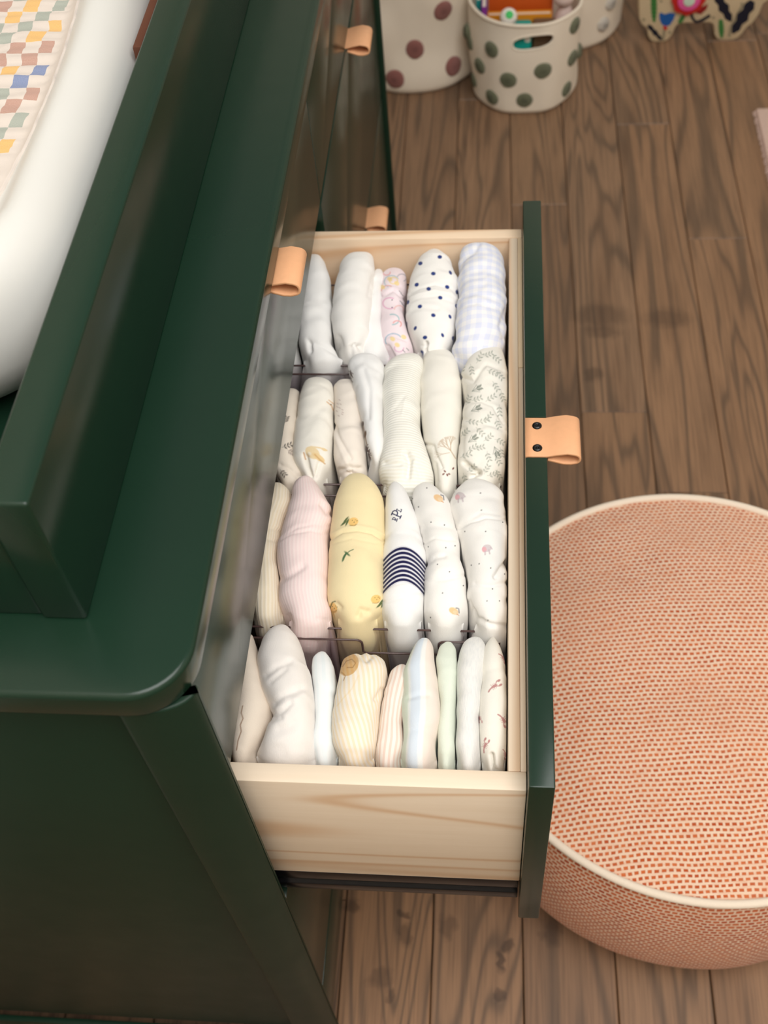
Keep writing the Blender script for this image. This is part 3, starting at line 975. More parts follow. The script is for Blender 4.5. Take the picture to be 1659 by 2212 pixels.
# ---- far row
garment('white rolled garment half hidden behind the dresser front in the far row', [(552, 668, 692), (575, 655, 704), (610, 648, 714), (660, 643, 719), (710, 642, 716), (750, 646, 716), (784, 652, 738)], f_white, ze=.652,
        creases=[([(665, 735), (700, 748), (735, 770)], 5, 2.2), ([(668, 742), (668, 757)], 4, 4.5), ([(655, 640), (690, 650), (715, 645)], 10, 1.3), ([(655, 690), (690, 675)], 12, 1.6)], group='rolled clothes in the far bin')
garment('narrow white garment edge pressed against the dresser in the far row', [(600, 600, 645), (650, 598, 642), (720, 592, 641), (784, 586, 645)], f_white, ze=.640, ht=.01, group='rolled clothes in the far bin')
garment('large plain white rolled garment standing tallest at left in the far row', [(547, 778, 803), (556, 752, 808), (575, 738, 810), (610, 726, 808), (650, 720, 804), (690, 716, 800), (720, 719, 798), (745, 726, 792), (759, 730, 788)], f_white2, ze=.656, ht=.019,
        creases=[([(730, 728), (740, 748), (758, 757)], 5, 1.5), ([(757, 752), (765, 746), (778, 750)], 4, 3.5), ([(795, 640), (805, 600)], 5, 1.5)], group='rolled clothes in the far bin')
garment('slim white folded garment between the tall white roll and the pink print', [(582, 808, 828), (600, 804, 832), (650, 800, 826), (700, 792, 824), (740, 780, 830), (772, 772, 838)], f_white, ze=.648, ht=.012,
        creases=[([(800, 620), (793, 680), (788, 720)], 4, 2.0)], group='rolled clothes in the far bin')
pk = []
for x, y, rr, a0, a1, c in ((846, 608, 16, 120, 330, (188, 214, 222)), (850, 606, 9, 0, 360, (246, 232, 176)), (868, 600, 10, 200, 420, (196, 196, 204)), (842, 655, 15, 60, 300, (236, 190, 214)), (848, 690, 14, 250, 450, (172, 212, 216)), (858, 700, 9, 200, 400, (240, 180, 176)), (850, 735, 18, 150, 330, (172, 204, 220)), (838, 628, 14, 180, 300, (240, 196, 190)), (862, 752, 10, 0, 200, (228, 196, 216)), (835, 588, 8, 0, 180, (240, 190, 190)), (862, 668, 10, 180, 380, (244, 208, 200))):
    pk.append(('line', c, [(x + rr * math.cos(math.radians(t)), y + rr * .8 * math.sin(math.radians(t))) for t in np.linspace(a0, a1, 12)], 1.4, 0.9))
for x, y in ((842, 603), (857, 612), (848, 732), (858, 745), (872, 728), (826, 620)): pk.append(('ell', (246, 228, 150), (x, y, 6, 4.5, 30), .8))
for x, y in ((847, 648), (847, 664)): pk.append(('ell', (90, 80, 90), (x, y, 1.3, 1.3, 0)))
for x, y in ((862, 628), (866, 634), (864, 650), (868, 656), (870, 756), (878, 752)): pk.append(('line', (110, 120, 120), [(x, y), (x + 5, y + 5)], .8, .8))
garment('narrow pink garment with pastel doodle print in the far row', [(582, 834, 868), (598, 824, 878), (640, 821, 877), (680, 822, 872), (715, 820, 880), (750, 824, 890), (775, 838, 892)], f_pinkprint, ze=.647, ht=.015, nu=210, nv=110, prints=pk, tone=(250, 244, 246),
        creases=[([(825, 640), (850, 628), (876, 648)], 4, 2.6), ([(822, 735), (845, 722), (878, 735)], 4, 2.0), ([(838, 748), (850, 770)], 4, 3)], group='rolled clothes in the far bin')
dots = [(950, 555, 0), (908, 569, -30), (936, 591, 0), (973, 589, 60), (900, 615, -35), (926, 624, 0), (966, 620, 30), (951, 643, 15), (987, 631, 80), (881, 653, -70), (907, 662, -25), (986, 661, 75), (936, 681, 15), (972, 684, 65), (877, 699, 88), (897, 709, -65), (918, 729, -15), (956, 724, 65), (979, 731, 85), (912, 761, 60)]
garment('white rolled garment scattered with navy blue dots in the far row', [(541, 928, 946), (555, 916, 962), (580, 900, 977), (610, 886, 989), (650, 878, 991), (690, 876, 988), (730, 888, 980), (752, 896, 974), (766, 900, 968)], f_white2, ze=.655, ht=.021, nu=240, nv=130,
        prints=[('ell', (46, 66, 136), (x, y, 4.9, 4.0 if abs(a) < 50 else 2.9, a)) for x, y, a in dots],
        creases=[([(884, 632), (905, 622), (940, 614), (975, 622), (988, 634)], 3.5, 1.5), ([(884, 642), (905, 633), (940, 626), (975, 633), (988, 646)], 3, -1.2), ([(884, 652), (910, 641), (945, 638), (986, 655)], 3.5, 1.3), ([(880, 674), (910, 664), (945, 667)], 5, .9), ([(920, 741), (918, 757), (922, 768)], 3.5, 4), ([(912, 748), (922, 742)], 4, 2)], group='rolled clothes in the far bin')
garment('pale blue gingham rolled garment in the far corner beside the drawer front', [(527, 1012, 1052), (538, 1000, 1070), (565, 992, 1085), (600, 990, 1092), (650, 988, 1094), (700, 988, 1091), (735, 984, 1092), (760, 976, 1086), (776, 982, 1078)], f_gingham, ze=.662, ht=.022, nu=110, nv=64,
        creases=[([(992, 640), (1030, 634), (1088, 652)], 4, 1.4), ([(992, 650), (1030, 643), (1088, 664)], 3.5, -1.0), ([(990, 668), (1030, 655), (1080, 668)], 4, 1.3), ([(995, 560), (1025, 540), (1035, 528)], 5, 1.6), ([(1095, 660), (1080, 705), (1090, 730)], 6, 2.0), ([(1000, 590), (1050, 580), (1092, 610)], 8, 1.1), ([(985, 735), (1030, 720), (1085, 735)], 8, 1.2)], wr=.0016, group='rolled clothes in the far bin')

# ---- second row
garment('beige garment with tiny dark leaf prints wedged against the dresser in the second row', [(840, 612, 648), (870, 607, 646), (910, 600, 644), (950, 596, 637), (1000, 592, 640), (1030, 592, 655), (1046, 600, 652)], f_cream, ze=.645, ht=.014, nu=170, nv=80,
        prints=sprig(618, 964, -20, 18, (66, 62, 66), 3) + sprig(626, 975, 30, 12, (176, 168, 170), 3) + sprig(617, 908, -70, 12, (96, 90, 90), 3) + sprig(610, 1020, 50, 14, (96, 90, 90), 3),
        creases=[([(606, 1005), (625, 1012), (645, 1030)], 6, 2)], group='rolled clothes in the second bin')
honey = [('line', (244, 222, 182), [(662, 972), (672, 965), (690, 967), (706, 973)], 1.7, .9), ('ell', (244, 222, 182), (700, 971, 6, 3, 25)), ('ell', (245, 226, 190), (675, 978, 17, 12, 35)), ('ell', (243, 218, 172), (688, 988, 16, 6, 35)),
         ('line', (220, 176, 120), [(680, 982), (692, 994), (702, 1002)], 1.5, .8), ('ell', (248, 240, 226), (668, 980, 4, 4, 0)), ('line', (206, 160, 110), [(656, 978), (660, 992)], 1.6, .8),
         ('line', (226, 184, 140), [(706, 868), (716, 876), (720, 886)], 1.3, .8), ('line', (226, 184, 140), [(710, 864), (720, 872)], 1.0, .8), ('ell', (90, 80, 70), (715, 874, 1.4, 1.2, 0))]
garment('cream rolled garment with a golden honey-coloured print at its end in the second row', [(818, 668, 704), (832, 658, 718), (870, 649, 721), (910, 640, 721), (950, 635, 719), (985, 633, 716), (1015, 640, 712), (1042, 652, 702)], f_ivory, ze=.648, ht=.017, nu=200, nv=110, prints=honey,
        creases=[([(645, 900), (680, 890), (700, 878)], 9, 1.3), ([(660, 985), (665, 1010), (672, 1030)], 5, 3.5), ([(690, 1000), (682, 1030)], 5, 2.5)], group='rolled clothes in the second bin')
tiny = [('line', (190, 170, 170), [(x, y), (x + 3, y + 2)], .7, .8) for x, y in ((732, 863), (728, 871), (734, 872), (727, 878), (732, 880), (726, 887), (738, 884), (739, 890), (738, 894), (730, 897))]
garment('small beige folded garment with an open cuff in the second row', [(822, 728, 768), (834, 721, 776), (870, 721, 780), (910, 723, 783), (950, 722, 788), (990, 722, 790), (1010, 726, 788), (1038, 730, 786)], fabric('beige_jersey', c=(240, 230, 218)), ze=.646, ht=.016, nu=180, nv=90, prints=tiny,
        creases=[([(722, 918), (735, 950), (758, 990)], 4, 2.2), ([(722, 934), (735, 970), (748, 1000)], 4, -1.0), ([(735, 1015), (755, 1008), (778, 1012)], 5, 3.0), ([(745, 1024), (760, 1020), (770, 1026)], 6, 4.0)], group='rolled clothes in the second bin')
fl = []
random.seed(5)
for (x, y) in ((793, 975), (790, 965), (796, 983)):
    for k in range(9):
        a = random.uniform(0, 6.28); fl.append(('line', (84, 50, 48), [(x, y), (x + 6 * math.cos(a), y + 8 * math.sin(a))], .9, .9))
for k in range(14):
    fl.append(('line', (86, 56, 50), [(752 + random.uniform(0, 6), 800 + k * 1.5), (757 + random.uniform(0, 6), 806 + k * 1.6)], .8, .9))
fl += [('line', (150, 124, 96), [(783, 912), (788, 940), (792, 960)], 1.6, .8), ('ell', (120, 92, 70), (789, 938, 2.5, 8, 8)), ('ell', (90, 66, 56), (784, 915, 2, 5, 0))]
garment('white draped garment with dark brown flower embroidery on its side in the second row', [(766, 772, 808), (776, 758, 822), (795, 751, 832), (830, 762, 830), (870, 773, 827), (910, 780, 829), (950, 786, 832), (985, 792, 834), (1000, 800, 826)], f_white, ze=.654, ht=.017, nu=200, nv=110, prints=fl,
        creases=[([(785, 800), (798, 840), (795, 900)], 7, 1.8), ([(765, 790), (785, 780), (815, 795)], 8, 1.4)], group='rolled clothes in the second bin')
garment('ribbed ivory garment with fine cross ribs in the middle of the second row', [(766, 880, 902), (776, 852, 914), (800, 832, 914), (840, 826, 911), (890, 827, 907), (940, 831, 910), (970, 828, 918), (1000, 820, 930), (1030, 815, 938), (1060, 826, 938)], f_ribbed, ze=.652, ht=.020, nu=110, nv=64,
        creases=[([(850, 857), (878, 852), (868, 896)], 3, -.9), ([(850, 886), (878, 852)], 3, .8), ([(878, 980), (885, 995), (880, 1030)], 6, 3.5), ([(830, 1000), (860, 1002), (890, 990)], 5, 2.5), ([(900, 1000), (912, 1040)], 5, 1.5)], group='rolled clothes in the second bin')
tree = []
def branch(x, y, a, l, d):
    x2, y2 = x + math.cos(a) * l, y + math.sin(a) * l
    tree.append(('line', (206, 184, 162) if d > 1 else (218, 204, 190), [(x, y), (x2, y2)], .30 + .24 * d, .8))
    if d > 0:
        for s in (-.42, .08, .46): branch(x2, y2, a + s + random.uniform(-.12, .12), l * .66, d - 1)
branch(984, 990, math.radians(-122), 20, 4)
branch(971, 978, math.radians(170), 16, 2)
tree += [('ell', (120, 48, 40), (x, y, 3.0, 1.7, a)) for x, y, a in ((961, 1018, 40), (958, 1024, -30), (970, 1024, 10), (966, 1026, 60), (979, 1012, -60))]
garment('smooth ivory rolled garment printed with a bare twiggy tree in the second row', [(756, 922, 974), (766, 918, 980), (790, 913, 988), (830, 908, 996), (880, 909, 998), (930, 913, 996), (965, 918, 992), (990, 930, 988), (1030, 938, 986), (1066, 942, 982)], f_ivory, ze=.650, ht=.020, nu=230, nv=120, prints=tree,
        creases=[([(920, 960), (935, 963), (942, 985), (955, 1010)], 4, 2.8), ([(940, 1000), (945, 1040)], 4, 1.5)], wr=.0008, group='rolled clothes in the second bin')
lv = []
random.seed(11)
for x, y, a in ((1035, 775, -60), (1018, 795, 80), (1052, 765, -20), (1072, 770, 40), (1058, 800, 25), (1080, 812, 50), (1000, 800, -80), (1070, 830, 60), (1028, 862, -20), (1055, 858, -30), (1085, 855, 70), (1077, 885, 85), (1008, 865, -70), (1040, 910, -15), (1056, 903, -50), (1020, 912, 10), (1076, 915, 65), (1033, 932, 45), (1004, 935, -40), (1055, 948, -40), (1075, 950, 30), (1020, 970, -30), (1036, 965, -15), (1052, 985, 70), (1085, 975, 80), (1005, 985, -20), (1074, 990, 60), (1015, 1012, -40), (1048, 1013, -60), (1060, 1025, -20), (1078, 1020, 60), (1005, 1030, 70)):
    lv += sprig(x + random.uniform(-3, 3), y + random.uniform(-3, 3), a, random.uniform(17, 21), (182, 188, 184), 3)
for x, y, a in ((1020, 845, -25), (1018, 888, -25), (1012, 955, -35), (1068, 965, 70)): lv += wisp(x, y, a, 17)
garment('white rolled garment covered in grey-green leaf sprigs in the second row', [(750, 1060, 1080), (762, 1036, 1088), (785, 1008, 1092), (815, 997, 1095), (840, 1002, 1096), (870, 1002, 1096), (910, 997, 1096), (960, 993, 1094), (1000, 989, 1092), (1030, 988, 1088), (1052, 1000, 1078)], f_ivory, ze=.655, ht=.022, nu=260, nv=150, prints=lv,
        creases=[([(998, 815), (1022, 822), (1050, 788), (1085, 800)], 5, 2.0), ([(1005, 868), (1040, 866), (1065, 878), (1085, 915)], 3.5, 1.7), ([(1000, 905), (1045, 915), (1090, 930)], 4, 1.2), ([(1003, 1000), (1020, 1012), (1035, 1020)], 5, 4.5), ([(1018, 1030), (1035, 1022)], 5, 4.0), ([(1000, 925), (1000, 980)], 6, 1.2)], wr=.0015, group='rolled clothes in the second bin')

# ---- third row
garment('cream ribbed garment edge against the dresser in the third row', [(1044, 580, 612), (1060, 576, 628), (1095, 570, 630), (1130, 562, 614), (1165, 556, 605), (1220, 550, 602), (1280, 545, 606), (1342, 540, 606)], f_creamrib, ze=.648, ht=.016,
        creases=[([(575, 1138), (592, 1140), (606, 1150)], 3.5, 1.6), ([(572, 1160), (590, 1165), (602, 1172)], 3, 1.6)], group='rolled clothes in the third bin')
garment('pale pink ribbed rolled garment in the third row', [(1028, 650, 668), (1045, 640, 684), (1075, 631, 704), (1100, 624, 716), (1140, 611, 716), (1180, 602, 712), (1220, 601, 712), (1260, 603, 709), (1300, 603, 706), (1330, 609, 714), (1356, 620, 710)], f_pink, ze=.652, ht=.022, nu=120, nv=64,
        creases=[([(605, 1170), (630, 1152), (670, 1144), (710, 1152)], 3, 1.3), ([(612, 1158), (640, 1138), (680, 1130), (712, 1136)], 3, 1.0), ([(608, 1250), (635, 1235), (655, 1222)], 8, 2.2), ([(625, 1330), (632, 1350)], 4, 2.2), ([(683, 1337), (708, 1340)], 2.5, 1.3), ([(695, 1090), (705, 1108), (718, 1112)], 6, 2.2)], wr=.0013, group='rolled clothes in the third bin')
lem = []
for x, y, lx, ly, sp in ((763, 1127, -16, 0, 1), (812, 1294, 12, 10, 1), (720, 1313, 0, -10, 0)):
    lem += [('ell', (252, 224, 176), (x, y, 11 if sp else 8, 9 if sp else 12, -20)), ('line', (120, 96, 48), [(x - 7, y + 8), (x + 2, y + 9), (x + 7, y + 6)], .7, .7)]
    lem += [('ell', (70, 84, 60), (x + dx, y + dy, .9, .9, 0)) for dx, dy in ((-2, -3), (2, 1), (5, -4), (8, -2))]
    lem += [('ell', (98, 124, 100), (x + lx + dx, y + ly + dy, 9, 2.0, an)) for dx, dy, an in ((0, -4, -50), (3, 1, -65), (-4, 3, -40))] if sp else [('line', (74, 98, 74), [(x - 8, y + 3), (x - 2, y - 12), (x + 4, y - 14)], 1.2, .9)]
lem += [('ell', (84, 128, 110), (x, y, 8, 2.2, an)) for x, y, an in ((745, 1200, -60), (750, 1196, 40), (742, 1206, -70))] + [('line', (84, 128, 110), [(748, 1196), (756, 1190), (763, 1187)], 1.0, .9)]
garment('butter yellow rolled garment with small lemon prints in the third row', [(1027, 756, 788), (1040, 742, 806), (1070, 730, 824), (1110, 720, 831), (1150, 715, 833), (1200, 713, 833), (1250, 710, 831), (1290, 707, 829), (1320, 709, 828), (1340, 720, 822), (1350, 728, 806)], f_yellow, ze=.653, ht=.023, nu=220, nv=120, prints=lem,
        creases=[([(714, 1166), (740, 1150), (772, 1146), (805, 1152), (830, 1168)], 3, 1.8), ([(716, 1154), (745, 1140), (775, 1136), (808, 1142), (830, 1156)], 3, -.8), ([(718, 1175), (760, 1162), (830, 1176)], 3, .7), ([(735, 1312), (728, 1305)], 6, 1.8), ([(775, 1330), (780, 1318), (795, 1322)], 7, 2.6)], wr=.0007, group='rolled clothes in the third bin')


def navy(gx, gy, UV):
    yy = gy - 0.0150 * (gx - 870) ** 2 + 0.02 * (gx - 870)
    band = (yy > 1180) & (yy < 1257)
    q = ((yy - 1180) / 9.6) % 1
    a = np.clip((0.30 - np.abs(q - .5)) * 8 + .5, 0, 1)
    return a * band


def navybase(gx, gy, UV):
    yy = gy - 0.0150 * (gx - 870) ** 2 + 0.02 * (gx - 870)
    return ((yy > 1179) & (yy < 1258)) * 1.0


def glyph(lines, x, y, size, ang):
    a = math.radians(ang); c, s = math.cos(a), math.sin(a); out = []
    for ln in lines:
        out.append(('line', (44, 48, 92), [(x + size * (px * c + py * s), y + size * (px * s - py * c)) for px, py in ln], 0.85 if size < 14 else 1.25))
    return out


GP = [[(-.28, -.5), (.05, -.5)], [(-.12, -.5), (-.12, .5)], [(-.28, .5), (.12, .5), (.28, .38), (.32, .2), (.26, .05), (.1, -.05), (-.12, -.05)]]
GR = GP + [[(.02, -.05), (.28, -.5), (.38, -.5)]]
GL = [[(-.25, -.5), (.3, -.5), (.34, -.28)], [(-.1, -.5), (-.1, .5)], [(-.26, .5), (.08, .5)]]
mono = glyph(GR, 853, 1122, 10, -66) + glyph(GP, 857, 1111, 20, -66) + glyph(GL, 862, 1102, 10, -66)
garment('white rolled garment with navy striped waistband and navy monogram in the third row', [(1043, 845, 862), (1060, 838, 874), (1090, 832, 889), (1130, 832, 905), (1170, 831, 915), (1210, 828, 923), (1250, 827, 920), (1290, 825, 917), (1320, 820, 914), (1340, 822, 914), (1356, 828, 908)], f_white, ze=.651, ht=.021, nu=330, nv=180,
        prints=[('fn', (232, 232, 240), navybase), ('fn', (34, 34, 78), navy)] + mono,
        creases=[([(830, 1272), (850, 1262), (885, 1256), (912, 1268)], 4, 1.2), ([(830, 1215), (860, 1205), (900, 1208), (922, 1220)], 3, 1.0), ([(828, 1300), (870, 1290), (912, 1285)], 5, 1.0)], wr=.0009, group='rolled clothes in the third bin')
bd = [('ell', (64, 64, 70), (x, y, 1.35, 1.35, 0)) for x, y in ((922, 1054), (904, 1095), (931, 1128), (960, 1134), (925, 1181), (963, 1183), (983, 1179), (945, 1219), (971, 1235), (956, 1281), (930, 1334), (1001, 1265), (891, 1077))]
for x, y in ((950, 1076), (983, 1320)):
    bd += [('ell', (247, 210, 164), (x - 3, y, 11, 7, 28)), ('ell', (249, 222, 186), (x + 1, y + 3, 6, 4, 28)), ('line', (60, 62, 84), [(x + 2, y - 7), (x + 8, y - 5), (x + 9, y + 4)], .9, .9), ('line', (226, 160, 96), [(x + 4, y + 7), (x + 8, y + 9)], .9, .9)]
garment('white rolled garment with orange bird prints and pin dots in the third row', [(1045, 908, 932), (1058, 894, 948), (1085, 890, 966), (1120, 894, 978), (1150, 905, 986), (1180, 912, 992), (1220, 920, 998), (1260, 918, 1005), (1300, 914, 1009), (1335, 913, 1010), (1360, 924, 1000)], f_white2, ze=.652, ht=.021, nu=230, nv=120, prints=bd,
        creases=[([(905, 1180), (940, 1163), (985, 1168)], 3, 1.3), ([(915, 1225), (940, 1205), (960, 1200)], 6, 1.6), ([(918, 1252), (960, 1252), (1000, 1244)], 4, 1.2), ([(905, 1140), (940, 1136), (980, 1142)], 7, 1.0)], group='rolled clothes in the third bin')
el = [('ell', (80, 80, 84), (x, y, 1.35, 1.35, 0)) for x, y in ((1038, 1065), (1040, 1102), (1086, 1128), (1004, 1148), (1049, 1148), (1018, 1221), (1035, 1218), (1060, 1227), (1090, 1240), (1064, 1272), (1052, 1298), (1079, 1298), (1054, 1340))]
for x, y, a in ((992, 1072, 10), (1050, 1185, -10)):
    el += [('ell', (222, 214, 220), (x + 2, y - 1, 10, 8, a)), ('ell', (238, 186, 196), (x - 4, y + 2, 5, 6, a)), ('line', (206, 192, 202), [(x + 6, y + 3), (x + 8, y + 11)], 1.6, .8), ('line', (206, 192, 202), [(x - 2, y + 6), (x - 2, y + 13)], 1.6, .8), ('line', (206, 192, 202), [(x + 10, y - 3), (x + 13, y + 1)], 1.2, .8)]
garment('wide white rolled garment with faint grey and pink animal prints in the third row', [(1041, 1008, 1034), (1052, 990, 1066), (1075, 976, 1086), (1110, 972, 1094), (1150, 984, 1097), (1190, 996, 1097), (1230, 1006, 1095), (1260, 1010, 1094), (1295, 1006, 1096), (1330, 1016, 1098), (1364, 1030, 1097)], f_white2, ze=.654, ht=.023, nu=220, nv=120, prints=el,
        creases=[([(985, 1145), (1015, 1128), (1050, 1118), (1092, 1122)], 3, 1.4), ([(990, 1138), (1040, 1106), (1092, 1112)], 4, .8), ([(1070, 1245), (1085, 1225), (1096, 1215)], 6, 3.0), ([(1025, 1260), (1060, 1265), (1095, 1258)], 5, 1.3), ([(1018, 1318), (1030, 1335), (1060, 1348), (1095, 1352)], 5, 2.4), ([(1010, 1300), (1022, 1322)], 5, 1.6)], wr=.0015, group='rolled clothes in the third bin')

# ---- near row
garment('cream folded garment with a scalloped edge against the dresser in the near row', [(1372, 530, 550), (1400, 522, 556), (1440, 514, 566), (1490, 508, 580), (1535, 505, 589), (1570, 500, 580), (1610, 496, 562), (1652, 490, 548)], f_cream, ze=.645, ht=.018, nu=160, nv=90,
        prints=[('line', (160, 124, 100), [(524, 1525), (521, 1540), (525, 1552), (519, 1566), (521, 1580), (514, 1600), (511, 1620)], 1.2, .8)], tone=(255, 252, 250), group='folded clothes in the near bin')
garment('large wrinkled off-white rolled garment at left in the near row', [(1355, 604, 620), (1368, 585, 636), (1390, 568, 650), (1420, 557, 662), (1460, 558, 672), (1500, 568, 679), (1535, 584, 682), (1560, 588, 682), (1590, 575, 680), (1625, 560, 679), (1656, 544, 678)], fabric('offwhite_fleece', c=(242, 236, 230), weave=500), ze=.650, ht=.024, nu=150, nv=90,
        creases=[([(575, 1458), (598, 1440), (628, 1428)], 7, 1.5), ([(585, 1474), (605, 1456), (618, 1444)], 6, 1.0), ([(592, 1518), (612, 1502), (650, 1488)], 7, 1.7), ([(598, 1532), (622, 1518), (656, 1500)], 6, -.8), ([(590, 1545), (612, 1534), (628, 1518)], 7, 1.8), ([(585, 1556), (605, 1550)], 7, 1.5), ([(604, 1574), (624, 1572), (634, 1562)], 13, 1.6)], wr=.0012, group='folded clothes in the near bin')
garment('slim pale blue-white folded garment in the near row', [(1408, 686, 708), (1422, 676, 716), (1450, 674, 724), (1500, 679, 726), (1550, 679, 722), (1600, 677, 720), (1656, 675, 724)], f_paleblue, ze=.645, ht=.014, sq=.7, group='folded clothes in the near bin')
ch = [('ell', (228, 196, 150), (753, 1436, 20, 26, 35)), ('line', (170, 130, 84), [(740, 1440), (748, 1428), (760, 1424), (768, 1432), (762, 1442), (750, 1442)], .9, .8), ('line', (170, 130, 84), [(738, 1452), (746, 1460), (742, 1470)], .9, .8), ('line', (252, 246, 232), [(774, 1460), (760, 1488), (740, 1510), (728, 1525)], 1.6, .9)]
garment('cream and yellow striped rolled garment with a tan patch in the near row', [(1412, 752, 822), (1424, 741, 832), (1450, 735, 837), (1480, 730, 832), (1520, 722, 822), (1560, 718, 820), (1600, 720, 815), (1656, 726, 802)], f_ystripe, ze=.648, ht=.020, nu=200, nv=110, prints=ch,
        creases=[([(780, 1412), (792, 1424), (800, 1415)], 7, 2.5), ([(825, 1490), (812, 1510)], 6, 1.8)], group='folded clothes in the near bin')
garment('slim pink and cream pinstriped folded garment in the near row', [(1438, 860, 880), (1452, 846, 888), (1490, 834, 884), (1530, 824, 876), (1570, 820, 870), (1610, 816, 872), (1660, 804, 864)], f_pstripe, ze=.645, ht=.014, sq=.7, group='folded clothes in the near bin')
garment('folded garment with broad pastel green, blue and peach stripes in the near row', [(1380, 906, 930), (1394, 896, 936), (1425, 882, 939), (1460, 873, 943), (1500, 870, 949), (1530, 868, 954), (1560, 872, 951), (1600, 872, 942), (1662, 862, 940)], f_bands, ze=.650, ht=.018, nu=120, nv=64,
        creases=[([(880, 1508), (905, 1500), (925, 1500)], 6, 1.2)], wr=.0008, group='folded clothes in the near bin')
garment('slim pale sage green folded garment in the near row', [(1383, 957, 982), (1394, 946, 987), (1430, 940, 989), (1470, 944, 989), (1530, 949, 986), (1580, 944, 984), (1664, 942, 984)], f_sage, ze=.648, ht=.014, sq=.7, group='folded clothes in the near bin')
garment('pale grey flecked folded garment in the near row', [(1375, 1016, 1044), (1388, 1001, 1050), (1420, 991, 1048), (1470, 989, 1044), (1530, 986, 1038), (1600, 985, 1036), (1665, 986, 1038)], f_grey, ze=.650, ht=.016, sq=.75, group='folded clothes in the near bin')
lb = []
for x, y, a, sz in ((1068, 1482, -28, 1), (1088, 1556, 62, 1), (1048, 1610, -65, .9), (1088, 1422, 58, .8), (1092, 1630, 80, .7), (1036, 1552, 80, .6)):
    ca2, sa2 = math.cos(math.radians(a)), math.sin(math.radians(a))
    T = lambda p, q: (x + sz * (p * ca2 - q * sa2), y + sz * (p * sa2 + q * ca2))
    c = (204, 154, 158)
    lb += [('ell', c, (*T(0, 0), 7 * sz, 3 * sz, a)), ('line', c, [T(-5, 0), T(-12, 2), T(-17, 5)], 1.6 * sz, .95), ('line', c, [T(4, -2), T(9, -7), T(14, -7)], 1.1 * sz, .95), ('line', c, [T(4, 2), T(10, 5), T(14, 3)], 1.1 * sz, .95),
           ('ell', c, (*T(14, -6), 4 * sz, 2.4 * sz, a)), ('ell', c, (*T(13, 4), 4 * sz, 2.4 * sz, a))]
    lb += [('line', c, [T(p, 0), T(p - 2, s * 6)], .6, .8) for p in (-4, 0, 4) for s in (-1, 1)]
garment('cream folded garment with small red lobster prints in the near corner', [(1378, 1058, 1072), (1392, 1050, 1078), (1430, 1043, 1088), (1470, 1040, 1094), (1530, 1036, 1095), (1600, 1035, 1095), (1640, 1038, 1094), (1668, 1042, 1092)], f_ivory, ze=.649, ht=.017, nu=240, nv=110, prints=lb, sq=.75,
        creases=[([(1062, 1632), (1065, 1655), (1072, 1668)], 5, 6.0)], group='folded clothes in the near bin')

# ------------------------------------------------------------------ baskets
def mat_canvas(name, c):
    n = N(name); co = n.coord('Object')
    wv = n.noise(n.coord('Object', scale=(900, 900, 500)), 1, 2)
    col = n.mix(n.noise(co, 14, 3), tuple(lin(c) * .93) + (1,), L4(c))
    n.bump(wv, 0.3, 0.0006)
    return n.set(col, 0.9, 0.2, sheen=0.1)


m_canvas = mat_canvas('cream_canvas', (242, 230, 211))
m_canvas2 = mat_canvas('warm_canvas', (238, 225, 206))
m_felt_g = mat_simple('olive_felt', lin((126, 130, 102)), 0.95, 0.1, 700, 0.8, 0.35, sheen=.2, dist=.002)
m_felt_m = mat_simple('mauve_felt', lin((168, 110, 102)), 0.95, 0.1, 700, 0.8, 0.30, sheen=.2, dist=.002)
m_felt_w = mat_simple('white_felt', lin((232, 224, 212)), 0.95, 0.1, 700, 0.8, 0.12, sheen=.2, dist=.002)


